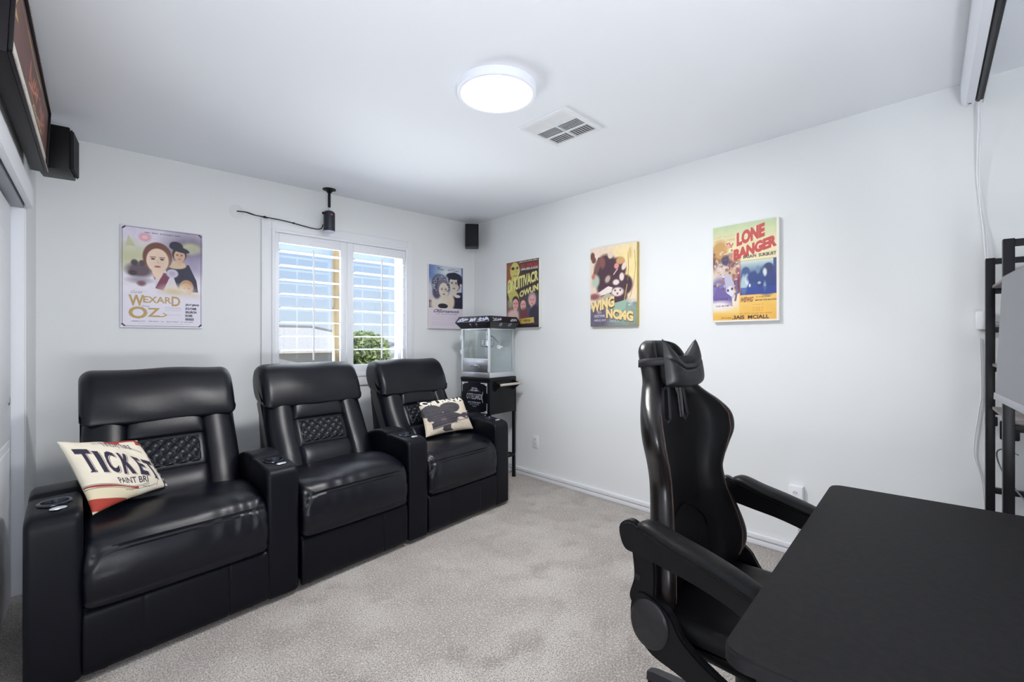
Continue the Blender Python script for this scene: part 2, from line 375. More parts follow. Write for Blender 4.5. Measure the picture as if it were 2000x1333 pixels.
# plantation shutters
m = MB()
for a, c in (((-1.949, .03, .935), (-1.925, -.03, 2.083)), ((-.814, .03, .935), (-.79, -.03, 2.083)), ((-1.925, .03, 2.06), (-.814, -.03, 2.083)), ((-1.925, .03, .935), (-.814, -.03, .957))): m.box(a, c, .003)
m.build('trim_5', SHUT, kind='structure')
def shutter(x0, x1, o0, o1, label):
    t = thing('window_shutter', label, 'shutter', (0, 0, 0), group='shutter panels of the window'); za, zb = .958, 2.059; oa, ob = 1.035, 1.985
    m = MB(); m.box((x0, -.014, za), (o0, .014, zb), .003).box((o1, -.014, za), (x1, .014, zb), .003).box((o0, -.014, za), (o1, .014, oa), .003).box((o0, -.014, ob), (o1, .014, zb), .003)
    m.build('frame', SHUT, t)
    m = MB(); z = 1.925
    while z > oa + .03:
        prof = [(.050 * math.cos(q), .0045 * math.sin(q)) for q in [2 * PI * i / 14 for i in range(14)]]
        q = 0; pr = [(y * math.cos(q) - zz * math.sin(q), z + y * math.sin(q) + zz * math.cos(q)) for y, zz in prof]
        m.prism(pr, o0 + .002, o1 - .002, 'x'); z -= .1085
    m.build('louvers', SHUT, t)
    cx = (o0 + o1) / 2; MB().box((cx - .006, -.072, oa + .05), (cx + .006, -.06, 1.95), .003).build('tilt_rod', SHUT, t)
    k = MB(); k.box((cx - .008, -.02, ob + .012), (cx + .008, -.013, ob + .03), .002); k.build('magnet_catch', WHITEP, t)
    return t
shutter(-1.922, -1.366, -1.895, -1.418, 'white plantation shutter panel on the left half of the window, nearer the lilac poster')
shutter(-1.360, -.817, -1.307, -.840, 'white plantation shutter panel on the right half of the window, nearer the room corner')

# ------------------------------------------------------------------ outside
ROOFM = mat('roof_tile', (214, 209, 204), .85, bump=[(30, .6, .03)], var=(9, (198, 191, 186), .4, .7))
STUC = mat('stucco', (206, 200, 190), .9); RIDGE = mat('ridge_tile', (140, 136, 134), .85)
MB().box((-80, .9, -3.2), (120, 200, -3.0)).build('ground', mat('dry_ground', (196, 186, 170), .95, var=(.4, (176, 168, 150), .4, .6)), kind='structure')
def house(cx, cy, a, wx, wy, ze, zr, label, chim=False):
    t = thing('house', label, 'house', (cx, cy, -3.0), math.radians(a), group='houses outside the window'); ov = .5; rl = max(wx - wy, .5) / 2
    z0, z1 = ze + 3, zr + 3
    MB().box((-wx / 2, -wy / 2, 0), (wx / 2, wy / 2, z0 - .02)).build('wall', STUC, t)
    A = [(-wx / 2 - ov, -wy / 2 - ov, z0), (wx / 2 + ov, -wy / 2 - ov, z0), (wx / 2 + ov, wy / 2 + ov, z0), (-wx / 2 - ov, wy / 2 + ov, z0), (-rl, 0, z1), (rl, 0, z1)]
    B = [(p[0], p[1], p[2] - .18) for p in A[:4]]
    r = MB(); r.add(A + B, [(0, 1, 5, 4), (1, 2, 5), (2, 3, 4, 5), (3, 0, 4), (0, 6, 7, 1), (1, 7, 8, 2), (2, 8, 9, 3), (3, 9, 6, 0), (6, 9, 8, 7)]); rf = r.build('roof', ROOFM, t)
    r = MB()
    for i, j in ((0, 4), (1, 5), (2, 5), (3, 4), (4, 5)): r.tube([A[i], A[j]], .13, 8)
    r.build('ridge', RIDGE, rf)
    for sx in (-.25, .25):
        MB().box((sx * wx - .6, -wy / 2 - .05, z0 - 1.8), (sx * wx + .6, -wy / 2 + .03, z0 - .7)).build('window', mat('dark_window', (70, 80, 92), .2), t)
    if chim: MB().box((rl * .4, -.4, z1 - .8), (rl * .4 + .8, .4, z1 + .5), .03).build('chimney', STUC, t)
house(-2.9, 9.9, 8, 10.5, 8, -.1, 1.30, 'pale tile-roofed house closest behind the window, its ridge crossing the left shutter')
house(13.2, 17.0, -20, 10, 8, .3, 2.0, 'pale tile-roofed house seen low in the right half of the window behind the tree')
house(6.5, 30, 10, 15, 9, .7, 2.2, 'far hip-roofed house whose roof rises behind the nearer roofs in the left pane')
house(31, 34, -10, 16, 11, .9, 2.7, 'far hip-roofed house on the right horizon outside the window')
def tree(cx, cy, zt, r):
    t = thing('tree', 'green leafy tree standing between the roofs outside the right shutter', 'tree', (cx, cy, -3))
    MB().tube([(0, 0, 0), (.1, 0, 1.6), (0, .1, 3)], [.16, .12, .07], 8).build('trunk', mat('bark', (96, 78, 62), .9), t)
    V = []; F = []; rnd = random.Random(2)
    for i in range(2600):
        u = Vector((rnd.gauss(0, 1), rnd.gauss(0, 1), rnd.gauss(0, 1))).normalized() * r * (rnd.random() ** .35); u.z *= .8
        c = Vector((0, 0, zt + 3 - r * .8)) + u; a = Vector((rnd.uniform(-1, 1), rnd.uniform(-1, 1), rnd.uniform(-1, 1))).normalized() * .11; b = a.orthogonal().normalized() * .06
        k = len(V); V += [c - a, c + b, c + a, c - b]; F.append((k, k + 1, k + 2, k + 3))
    m = MB(); m.add(V, F); m.build('foliage', mat('leaves', (120, 140, 84), .7, var=(2, (160, 172, 110), .4, .6)), t, auto=0, merge=False)
tree(5.0, 13.0, 1.62, 1.0)

# ------------------------------------------------------------------ posters
PM = paint_mat('poster_print', .45)
SK = (226, 190, 160)
def face(p, cx, cy, r, skin, hair, a=None, dark=(70, 45, 40), beard=False, hairtop=1.0, look=0):
    a = p.a; ry = r * 1.3 / a
    p.ell(cx, cy - ry * .18, r * 1.22, ry * 1.12 * hairtop, hair, .05)
    p.ell(cx, cy + ry * .9, r * .45, ry * .6, skin, .1)
    p.ell(cx + look * r * .1, cy + ry * .08, r * .93, ry * .92, skin, .05)
    p.ell(cx + r * .35, cy + ry * .2, r * .5, ry * .55, tuple(v * .93 for v in skin), .9, op=.8)
    for sx in (-1, 1):
        ex = cx + (sx * .38 + look * .15) * r
        p.ell(ex, cy - ry * .02, r * .17, ry * .06, dark, .25); p.line([(ex - r * .2, cy - ry * .15), (ex + r * .2, cy - ry * .17)], r * .09, hair, .8)
    p.line([(cx + look * r * .2, cy + ry * .05), (cx + r * (.06 + look * .25), cy + ry * .32)], r * .07, tuple(v * .8 for v in skin), .7)
    p.ell(cx + look * r * .2, cy + ry * .55, r * .26, ry * .075, (176, 92, 88), .3)

def poster_back(x0, x1, z0, z1, P, name, label, th=.02, edge=CANVAS, rim=False, part='canvas'):
    t = thing(name, label, 'poster', ((x0 + x1) / 2, 0, (z0 + z1) / 2), group='movie posters on the walls'); w_ = (x1 - x0) / 2; h_ = (z1 - z0) / 2
    MB().box((-w_, -th, -h_), (w_, -.001, h_), .003).build(part, edge, t)
    P.mesh('print', lambda u, v: ((-w_ + .001) + u * (2 * w_ - .002), np.full(u.shape, -th - .0012), (-h_ + .001) + v * (2 * h_ - .002)), PM, t); return t
def poster_right(y0, y1, z0, z1, P, name, label, th=.03, edge=CANVAS):   # y0 nearer the corner
    t = thing(name, label, 'poster', (0, (y0 + y1) / 2, (z0 + z1) / 2), group='movie posters on the walls'); w_ = (y0 - y1) / 2; h_ = (z1 - z0) / 2
    MB().box((-th, -w_, -h_), (-.001, w_, h_), .003).build('canvas', edge, t)
    P.mesh('print', lambda u, v: (np.full(u.shape, -th - .0012), (w_ - .001) - u * (2 * w_ - .002), (-h_ + .001) + v * (2 * h_ - .002)), PM, t); return t

# poster 1: lilac film sign, two people, gold lettering
p = Paint(240, 345, (222, 216, 232))
p.grad(0, .55, (236, 230, 240)); p.ell(.10, .30, .30, .12, (205, 205, 170), .6); p.ell(.85, .2, .28, .16, (104, 92, 118), .7); p.ell(.85, .17, .13, .06, (196, 198, 150), .3, op=.9); p.ell(.9, .33, .2, .12, (168, 160, 190), .8, op=.8)
p.poly([(.06, .2), (.09, .09), (.13, .15), (.17, .2)], (192, 196, 150), .8); p.ell(.28, .10, .07, .04, (226, 160, 176), .3); p.ell(.28, .10, .04, .02, (240, 200, 206), .3)
p.noise(10, 12)
p.ell(.22, .43, .15, .07, (96, 80, 92), .3); p.ell(.16, .36, .04, .03, (70, 58, 66), .3); p.ell(.25, .36, .04, .03, (80, 62, 70), .3); p.ell(.14, .46, .05, .025, (60, 50, 56), .3); p.ell(.22, .53, .13, .03, (170, 160, 176), .5); p.ell(.24, .56, .05, .025, (120, 84, 90), .4)
p.poly([(.56, .66), (.53, .38), (.66, .33), (.82, .34), (.92, .5), (.94, .62), (.8, .62)], (36, 34, 62)); p.ell(.66, .35, .13, .04, (214, 190, 160), .1)
face(p, .70, .25, .075, (216, 176, 150), (60, 44, 44)); p.ell(.70, .185, .13, .028, (34, 32, 54), .08, rot=14); p.ell(.66, .155, .085, .045, (34, 32, 54), .1, rot=10)
p.poly([(.44, .68), (.36, .46), (.60, .42), (.72, .68)], (222, 214, 224)); p.poly([(.40, .60), (.50, .44), (.60, .44), (.50, .62)], (124, 60, 84)); p.poly([(.36, .45), (.42, .46), (.40, .52)], (124, 60, 84))
face(p, .43, .31, .145, (240, 212, 190), (112, 70, 58)); p.ell(.61, .44, .075, .045, (206, 198, 216), .15); p.ell(.61, .44, .04, .025, (182, 172, 198), .3)
face(p, .79, .585, .075, (212, 168, 130), (196, 150, 110)); p.ell(.68, .62, .2, .06, (238, 222, 206), .6); p.ell(.62, .65, .12, .04, (206, 186, 130), .6); p.ell(.84, .68, .11, .035, (222, 190, 150), .6)
p.ell(.45, .72, .5, .08, (232, 226, 238), .5); p.grad(.64, .71, (232, 227, 240))
GO = (190, 156, 96)
p.text('W', .09, .675, .27, .785, GO, .03); p.text('EXAR', .26, .685, .60, .75, GO, .02); p.text('D', .60, .675, .71, .775, GO, .025)
p.text('thing', .24, .775, .33, .795, (140, 136, 150), 0); p.text('O', .09, .79, .31, .91, GO, .03); p.text('Z', .31, .80, .46, .89, GO, .02); p.line([(.38, .885), (.50, .885), (.54, .868), (.50, .85)], .016, GO)
p.text('Curtis', .12, .635, .25, .66, (140, 132, 156), 0, shear=.2)
for i, s_ in enumerate(('JEUT.JMAR', 'SOUTAMR', 'SIGURON', 'ROES', 'RRRES')): p.text(s_, .775, .745 + i * .037, .775 + .018 * len(s_) + .02, .77 + i * .037, (48, 44, 70), .045)
p.text('MUBRY   MARION   BNTERTAINMENTS  PRESENT', .28, .045, .72, .056, (70, 62, 84), .01)
p.text('ANMRMEUWUDT  .  BUMURMORT  TUIT  .  MRUR WUMUR  .  A.T. UNTHOMIST', .12, .93, .88, .94, (110, 104, 130), .01)
p.text('mrnumert tnut iumnuet ntiumur tnumert nutirmnu tuirnm utrnumt', .2, .955, .84, .962, (170, 166, 188), 0)
for y_ in (.79, .80, .82, .865): p.line([(.52, y_), (.72, y_)], .004, (180, 174, 196))
D_ = (96, 86, 116)
c_ = .03; p.line([(.02 + c_, .012), (.98 - c_, .012), (.98, .012 + c_ * .7), (.98, .975 - c_ * .7), (.98 - c_, .983), (.02 + c_, .983), (.02, .975 - c_ * .7), (.02, .012 + c_ * .7), (.02 + c_, .012)], .007, D_)
for a, b in (((.025, .03), (.05, .015)), ((.955, .015), (.98, .03)), ((.02, .965), (.045, .98)), ((.98, .965), (.955, .98))): p.line([a, b], .022, (60, 52, 80))
poster_back(-2.824, -2.388, 1.321, 1.968, p, 'movie_poster', 'lilac movie sign with gold WEXARD OZ lettering, left of the window', .012, mat('sign_rim', (226, 222, 238), .35), part='backing')

# poster 2: couple portrait
p = Paint(140, 210, (196, 198, 214)); p.ell(.12, .1, .3, .14, (78, 112, 176), .6); p.ell(.5, .1, .3, .1, (214, 222, 230), .8); p.rect(.95, 0, 1, .66, (110, 120, 160)); p.ell(.2, .55, .3, .2, (206, 200, 210), .6)
p.noise(10, 9)
p.poly([(0, .67), (0, .55), (.08, .56), (.12, .67)], (74, 38, 66)); p.ell(.42, .62, .4, .12, (226, 216, 204), .2)
p.poly([(.68, .67), (.62, .55), (.72, .42), (.98, .40), (.98, .67)], (30, 30, 52)); p.ell(.83, .47, .09, .025, (214, 208, 214), .2); p.ell(.62, .57, .12, .13, (224, 206, 190), .2)
p.ell(.30, .29, .22, .15, (84, 84, 110), .1); p.ell(.22, .42, .12, .11, (88, 80, 104), .2); p.ell(.35, .20, .16, .05, (126, 130, 152), .4)
face(p, .74, .27, .16, (214, 204, 192), (34, 34, 62), look=-.6); p.ell(.72, .15, .22, .055, (30, 30, 56), .1); p.ell(.9, .22, .08, .09, (30, 30, 56), .15); p.ell(.93, .29, .035, .03, (206, 190, 180), .2)
face(p, .42, .38, .15, (224, 212, 198), (118, 112, 130), look=.2); p.ell(.40, .62 + .02, .14, .04, (40, 40, 50), .1)
for _ in range(60):
    q = random.uniform(0, PI * 1.6) + 1.9; rr = random.uniform(.9, 1.2); p.ell(.36 + .2 * math.cos(q) * rr, .32 + .13 * math.sin(q) * rr * .95, .025, .01, random.choice([(170, 176, 190), (60, 60, 86), (120, 122, 142)]), .3)
p.rect(0, .675, 1, 1, (226, 214, 228)); p.text('CREoroamovis', .14, .695, .88, .745, (40, 34, 50), .012, shear=.06)
p.text('Tumut   MRUTNUR AND TUMER', .2, .765, .82, .775, (110, 100, 120), .01)
for y_ in (.81, .835, .86, .9, .92, .94): p.line([(.08, y_), (.92, y_)], .006, (202, 190, 208))
p.text('MRU', .24, .035, .33, .048, (30, 30, 40), .03); p.text('TRI MRM', .24, .06, .42, .073, (30, 30, 40), .03); p.text('TRUMRMR', .56, .035, .76, .045, (60, 60, 80), .02); p.text('MRNT TRL RMBT', .54, .058, .86, .072, (40, 40, 60), .02)
poster_back(-.571, -.168, 1.356, 1.968, p, 'movie_poster', 'pale canvas poster of an embracing couple, between window and popcorn machine', .03)

# poster 3
p = Paint(150, 215, (60, 46, 44)); p.ell(.1, .15, .3, .2, (150, 92, 62), .4); p.ell(.2, .75, .4, .2, (120, 84, 80), .5); p.ell(.75, .75, .4, .2, (70, 76, 96), .5); p.noise(24, 8)
YE = (206, 196, 110)
p.poly([(.02, .45), (.12, .25), (.25, .4), (.38, .5), (.42, .62), (.25, .7), (.12, .6)], (194, 184, 100)); p.ell(.27, .14, .15, .13, YE, .06); p.ell(.27, .2, .11, .1, YE, .06)
p.ell(.21, .10, .05, .022, (58, 50, 30), .15); p.ell(.35, .10, .035, .018, (70, 60, 30), .2); p.line([(.30, .1), (.32, .17)], .012, (150, 136, 60)); p.line([(.22, .215), (.33, .215)], .014, (120, 96, 50)); p.line([(.40, .1), (.42, .16), (.38, .2)], .014, (240, 236, 200))
p.text('UMCION PIUR JYMG', .40, .008, .97, .04, (230, 214, 190), .02); p.text('ISSO REIBURIS', .46, .05, .97, .11, (186, 58, 60), .04); p.text('UNAUSEA.N.RIDE', .46, .115, .97, .15, (236, 230, 220), .03)
sl = lambda x_, y_: (x_, y_ - .09 * x_)
p.text('ONUITIVACR', .03, .27, .98, .42, (226, 220, 140), .05, warp=lambda x_, y_: (x_, y_ - .10 * x_ + (.06 * (1 - x_) if y_ > .34 else 0))); p.text('OWUN', .42, .46, .98, .555, (226, 220, 140), .05, warp=lambda x_, y_: (x_, y_ - .16 * (x_ - .4)))
for cx, cy, r, hc in ((.29, .64, .10, (66, 40, 40)), (.53, .66, .09, (84, 60, 60)), (.80, .60, .10, (160, 140, 150))): face(p, cx, cy, r, (226, 168, 160), hc)
p.ell(.22, .82, .2, .1, (222, 190, 180), .25); p.ell(.55, .80, .14, .08, (110, 56, 60), .3); p.ell(.88, .80, .16, .12, (44, 40, 58), .2); p.ell(.13, .62, .09, .08, (180, 186, 140), .3, op=.7)
p.poly([(.12, .88), (.85, .85), (.86, .93), (.14, .95)], (200, 172, 84)); p.text('MUIOEKI  HMKM', .2, .875, .74, .915, (110, 84, 40), .02); p.rect(0, .955, 1, 1, (50, 38, 44))
poster_right(-.539, -.962, 1.358, 1.972, p, 'movie_poster', 'dark yellow canvas poster with slanted OWUN lettering, above the popcorn machine', .036)

# poster 4
p = Paint(170, 235, (236, 214, 196)); p.ell(.75, .3, .4, .3, (244, 222, 160), .5); p.rect(0, .72, 1, 1, (130, 136, 140)); p.ell(.8, .85, .3, .15, (140, 160, 150), .3); p.ell(.15, .9, .25, .15, (104, 96, 116), .3); p.noise(12, 10)
DK = (78, 54, 66)
for a_ in ((.35, .30, .26, .2), (.6, .30, .18, .14), (.45, .5, .3, .17), (.75, .5, .16, .12), (.62, .64, .18, .09)): p.ell(*a_, DK, .12)
p.poly([(.05, .35), (.18, .12), (.3, .14), (.12, .38)], (122, 84, 78)); p.ell(.05, .1, .05, .05, (110, 72, 66), .2); p.ell(.08, .15, .05, .04, (120, 76, 70), .2)
p.ell(.28, .2, .06, .07, (136, 88, 84), .3); p.ell(.45, .11, .06, .05, (232, 206, 190), .2); p.ell(.66, .2, .09, .045, (206, 160, 110), .2); p.ell(.58, .26, .05, .035, (226, 150, 140), .2); p.line([(.6, .3), (.52, .36)], .02, (230, 190, 180)); p.ell(.39, .41, .05, .05, (190, 170, 156), .3, rot=40)
p.poly([(.1, .6), (.4, .5), (.5, .52), (.46, .58), (.2, .62)], (238, 224, 216)); p.ell(.60, .58, .13, .055, (236, 220, 212), .2); p.ell(.57, .46, .07, .035, (236, 220, 212), .25); p.ell(.69, .40, .05, .05, (236, 214, 206), .2); p.ell(.74, .27, .045, .055, (236, 214, 200), .2, rot=30)
for a_ in ((.60, .60), (.55, .56), (.66, .56)): p.ell(*a_, .02, .012, (120, 80, 86), .3)
p.ell(.12, .42, .09, .08, (186, 200, 180), .25); p.ell(.07, .36, .04, .035, (200, 120, 110), .3); p.poly([(0, .72), (.4, .58), (.5, .62), (0, .78)], (188, 180, 160)); p.ell(.1, .62, .12, .04, (150, 90, 90), .4)
p.line([(.84, .08), (.82, .12), (.83, .3), (.81, .45)], .012, (150, 120, 70)); p.ell(.87, .12, .05, .08, (236, 214, 160), .1); p.ell(.86, .12, .03, .06, (220, 190, 130), .3); p.line([(.95, .1), (.97, .3), (.93, .5), (.86, .66)], .01, (170, 140, 100)); p.line([(.8, .5), (.74, .7)], .02, (190, 160, 110))
p.poly([(.5, .72), (.8, .68), (.76, .8), (.52, .82)], (156, 186, 170)); p.text('Glrr', .84, .66, .93, .76, (232, 228, 226), 0, warp=lambda x_, y_: (x_ + (.72 - y_) * .6, y_))
YL = (242, 216, 152)
wr = lambda x_, y_: (x_ - .04, y_ - .12 * (x_ - .1) + .02)
p.text('WING', .03, .66, .56, .81, (90, 60, 50), .09, warp=lambda x_, y_: (x_ - .02, y_ - .13 * (x_ - .05) + .03)); p.text('WING', .03, .66, .56, .80, YL, .06, warp=lambda x_, y_: (x_ - .025, y_ - .13 * (x_ - .05) + .025))
p.text('NCMG', .36, .78, .93, .91, (90, 60, 50), .09, warp=lambda x_, y_: (x_, y_ + .10 * (x_ - .4))); p.text('NCMG', .36, .775, .93, .90, YL, .06, warp=lambda x_, y_: (x_ - .005, y_ + .10 * (x_ - .4)))
p.text('SILS', .16, .80, .25, .835, (226, 220, 230), .02); p.text('HOCKTWWM', .09, .85, .32, .885, (226, 220, 230), .02); p.text('HAFEUG, HEHT', .09, .91, .35, .94, (214, 208, 222), .02); p.text('HUHL SE  A', .44, .92, .62, .95, (190, 208, 214), .01)
poster_right(-1.522, -1.945, 1.350, 1.965, p, 'movie_poster', 'cream and plum canvas poster lettered WING NCMG, middle one on the right wall', .03, mat('canvas_mustard', (196, 170, 84), .7))

# poster 5
p = Paint(200, 290, (232, 218, 170)); p.grad(0, .25, (186, 204, 160), True); p.grad(.72, .95, (236, 186, 78)); p.ell(.2, .78, .4, .1, (240, 220, 190), .6); p.rect(.42, .72, 1, .99, (238, 186, 84), .75); p.grad(.9, 1.05, (226, 172, 100)); p.noise(8, 14)
for a_ in ((.06, .35, .08, .14, (110, 66, 60)), (.12, .25, .12, .1, (196, 150, 84)), (.28, .38, .14, .08, (96, 74, 96)), (.35, .33, .09, .06, (190, 140, 110)), (.34, .52, .12, .1, (140, 80, 96)), (.42, .62, .08, .08, (126, 58, 70)), (.15, .5, .14, .12, (214, 196, 190)), (.12, .66, .16, .12, (124, 116, 168)), (.28, .5, .1, .06, (210, 176, 140)), (.2, .36, .06, .05, (70, 60, 90))): p.ell(*a_[:4], a_[4], .25)
for _ in range(120): p.ell(random.uniform(.02, .42), random.uniform(.26, .72), random.uniform(.008, .03), random.uniform(.004, .018), random.choice([(80, 60, 96), (226, 206, 196), (170, 110, 90), (120, 70, 90), (236, 224, 214), (204, 164, 100)]), .3, op=.7)
p.poly([(.18, .5), (.26, .50), (.34, .60), (.34, .74), (.28, .8), (.22, .7)], (188, 184, 206)); p.ell(.28, .69, .055, .06, (222, 218, 226), .15); p.ell(.245, .675, .016, .014, (60, 50, 90), .2); p.ell(.31, .66, .016, .014, (60, 50, 90), .2); p.line([(.37, .58), (.39, .68), (.36, .78)], .03, (110, 100, 140))
p.poly([(0, .73), (.08, .62), (.30, .74), (.32, .84), (0, .80)], (112, 96, 160)); p.ell(.1, .83, .2, .05, (236, 226, 224), .5); p.text('I G O A K A E', .03, .75, .24, .775, (50, 40, 80), .02); p.text('LFLLM  IMLIYHME', .05, .825, .26, .84, (90, 70, 110), .01)
p.text('ELLEMT  CNUR LETT', .02, .10, .36, .125, (226, 176, 130), .01); p.text('RTMT TMUT YERMRMR', .02, .14, .36, .165, (222, 166, 120), .01)
RD = (188, 60, 56); CR_ = (246, 226, 196)
for c_, b_, dx in ((CR_, .11, -.006), (RD, .07, 0)):
    p.text('LONE', .38 + dx, .075, .80 + dx, .215, c_, b_, warp=lambda x_, y_: (x_, y_ - .16 * (x_ - .5)))
    p.text('BANGER', .33 + dx, .195, .97 + dx, .31, c_, b_, warp=lambda x_, y_: (x_, y_ - .16 * (x_ - .75) + (.0)))
    p.text('The', .20 + dx, .175, .33 + dx, .235, c_, .02 if b_ < .1 else .05, shear=.3, warp=lambda x_, y_: (x_, y_ - .16 * (x_ - .3)))
p.text('BASAIN  SUKBUIIT', .48, .335, .96, .368, (40, 40, 60), .03, warp=lambda x_, y_: (x_, y_ - .01 * x_))
p.rect(.43, .385, .99, .735, (190, 90, 80)); p.rect(.44, .39, .985, .73, (52, 76, 140)); q = np.clip((.55 - p.Y) / .15, 0, 1) * (p.X > .44) * (p.X < .985) * (p.Y > .39); p.mix(q, (196, 214, 206))
p.rect(.92, .39, .985, .52, (52, 78, 128)); p.ell(.52, .50, .06, .05, (56, 84, 130), .15); p.ell(.49, .63, .05, .10, (170, 200, 206), .25); p.ell(.54, .58, .03, .06, (214, 214, 224), .2); p.ell(.83, .6, .15, .14, (44, 60, 122), .2); p.ell(.85, .48, .07, .05, (44, 56, 104), .15); p.ell(.80, .52, .03, .04, (210, 222, 214), .3); p.ell(.66, .56, .12, .06, (44, 66, 126), .2); p.ell(.7, .49, .03, .04, (110, 140, 160), .3); p.ell(.72, .62, .025, .014, (170, 190, 196), .3); p.ell(.8, .66, .02, .05, (130, 160, 180), .4); p.ell(.58, .64, .015, .018, (220, 226, 226), .3)
p.rect(.44, .66, .985, .73, (46, 70, 150), .7)
p.text('WIEWIG', .44, .755, .63, .805, (120, 60, 44), .03, shear=.12); p.text('PO NUMTHIRME', .67, .755, .88, .765, (100, 60, 50), .01); p.text('MBFTUIF TITRE MAGAZIRME', .66, .785, .99, .798, (60, 40, 50), .02)
for i, y_ in enumerate((.83, .86, .875, .89)): p.text('LE MRUIE TIE', .62, y_, .78, y_ + .009, (206, 140, 70), 0)
p.text('TMD NPEUTE  JOSTOM  TRUE  BETBLE', .42, .915, .9, .93, (190, 120, 60), .01); p.text('MWUFTRMUR', .14, .955, .30, .963, (70, 44, 40), .02); p.text('.3AIS  MCIALL', .31, .937, .86, .975, (48, 40, 44), .03)
p2 = p; b5 = np.array([238, 230, 220.]);
for ax, lim in ((p.X, .985), ): p.mix((ax > .965) * 1.0, b5)
p.mix((p.Y > .983) * 1., b5)
poster_right(-2.502, -2.89, 1.356, 1.962, p, 'movie_poster', 'yellow canvas poster with red LONE BANGER title, nearest the gaming chair', .03)

# ------------------------------------------------------------------ sign on the left wall
SA = math.atan(-.0294) ; st = thing('marquee_sign', 'long black studded wall sign with brown printed field, high on left wall', 'sign', (-3.1735, -1.2335, 2.21), math.atan(-.0294))
L2 = .64; Hs = .15; tilt = Matrix.Rotation(math.radians(2.5), 4, 'Y')
m = MB(); m.box((-.03, -L2, -Hs), (.02, L2, Hs), .004, M=tilt)
for a, c in (((.02, -L2, -Hs), (.03, L2, -Hs + .012)), ((.02, -L2, Hs - .012), (.03, L2, Hs)), ((.02, -L2, -Hs), (.03, -L2 + .012, Hs)), ((.02, L2 - .012, -Hs), (.03, L2, Hs))): m.box(a, c, .002, M=tilt)
m.build('frame', mat('sign_black', (20, 17, 22), .5, spec=.3), st)
nb = 90
for zz in (-Hs + .006, Hs - .006):
    m = MB()
    for i in range(nb + 1): m.box((.03, -L2 + .006 + (2 * L2 - .012) * i / nb - .0025, zz - .0025), (.0325, -L2 + .006 + (2 * L2 - .012) * i / nb + .0025, zz + .0025), M=tilt)
    m.build('stud_row', mat('stud_cream', (190, 170, 165), .4), st)
p = Paint(330, 90, (104, 58, 48)); p.noise(12, 8); GD = (206, 176, 100)
p.line([(.05, .12), (.99, .12)], .003, GD); p.line([(.05, .12), (.04, .35), (.03, .75)], .003, GD); p.rect(0, .77, 1, .95, (226, 226, 214)); p.rect(.02, .0, 1, .05, (60, 40, 40))
p.poly([(.03, .3), (.10, .2), (.06, .38), (.12, .44), (.04, .5)], GD); p.line([(.3, .12), (.5, .18), (.7, .12)], .006, GD)
scrawl(p, .38, .62, .2, .62, (214, 122, 84), .012, 6); scrawl(p, .66, .86, .28, .66, (196, 110, 84), .012, 7); scrawl(p, .5, .8, .62, .72, GD, .005, 8)
[scrawl(p, .1 + i * .16, .16 + i * .16, .82, .90, (140, 136, 130), .003, 20 + i) for i in range(5)]; p.line([(.42, .62), (.6, .7), (.7, .62)], .005, GD)
p.mesh('print', lambda u, v: tuple(((lambda X, Y, Z: (X * math.cos(math.radians(2.5)) + Z * math.sin(math.radians(2.5)), Y, -X * math.sin(math.radians(2.5)) + Z * math.cos(math.radians(2.5))))(np.full(u.shape, .0212), -(L2 - .012) + u * 2 * (L2 - .012), -(Hs - .012) + v * 2 * (Hs - .012)))), PM, st)

# ------------------------------------------------------------------ wall speakers
def speaker(loc, rz, w_, d_, h_, label):
    t = thing('wall_speaker', label, 'speaker', loc, rz, group='box speakers in the corners')     # front faces local -Y
    MB().box((-w_ / 2, -d_ / 2, -h_ / 2), (w_ / 2, d_ / 2, h_ / 2), .006).build('cabinet', BLACKPL, t)
    MB().prism([(-w_ / 2 + .006, -h_ / 2 + .012), (w_ / 2 - .006, -h_ / 2 + .012), (w_ / 2 - .006, h_ / 2 - .012), (-w_ / 2 + .006, h_ / 2 - .012)], -d_ / 2 - .014, -d_ / 2 + .001, 'y', bev=.005).build('grille', mat('speaker_cloth', (14, 15, 24), .8, bump=[(700, .4, .001)]), t)
    m = MB(); m.tube([(0, d_ / 2 - .005, 0), (0, d_ / 2 + .03, 0)], .014).box((-.03, d_ / 2 + .028, -.04), (.03, d_ / 2 + .036, .04), .003); m.build('bracket', BLACKM, t)
    m = MB(); m.lathe([(.0001, -.002), (.006, -.002), (.006, .001)], 16, Matrix.Translation((-w_ / 2 + .03, -d_ / 2 - .0145, -h_ / 2 + .035)) @ Matrix.Rotation(PI / 2, 4, 'X')); m.build('badge', CHROME, t)
    return t
speaker((-.135, -.135, 2.275), math.radians(-38), .13, .13, .225, 'small black box speaker mounted in the far corner beneath the ceiling')
speaker((-3.105, -.40, 2.225), math.radians(83), .20, .13, .225, 'black box speaker beside the marquee sign, near the left corner')

# ------------------------------------------------------------------ ceiling light, vent, hanging device
t = thing('ceiling_light', 'round white flush ceiling light, switched on, beside the vent', 'ceiling light', (LX, LY, H))
MB().lathe([(.0001, -.001), (.187, -.001), (.187, -.034), (.183, -.038), (.170, -.038), (.168, -.032)], 64).build('rim', mat('lamp_rim', (236, 238, 245), .4, emit=((225, 230, 250), .12)), t)
MB().lathe([(.168, -.033), (.166, -.038), (.12, -.043), (.0001, -.045)], 64).build('diffuser', mat('lamp_diffuser', (250, 250, 250), .4, emit=((255, 255, 255), 3.2)), t)
t = thing('ceiling_vent', 'square white air vent with slatted sections in the ceiling, beside the lamp', 'vent', (-1.03, -2.08, H), math.radians(1.5))
a = .172; m = MB()
for s_ in ((-a, -a, a, -a + .028), (-a, a - .028, a, a), (-a, -a + .028, -a + .028, a - .028), (a - .028, -a + .028, a, a - .028), (-a + .028, -.004, a - .028, .004)): m.box((s_[0], s_[1], -.010), (s_[2], s_[3], -.0005), .002)
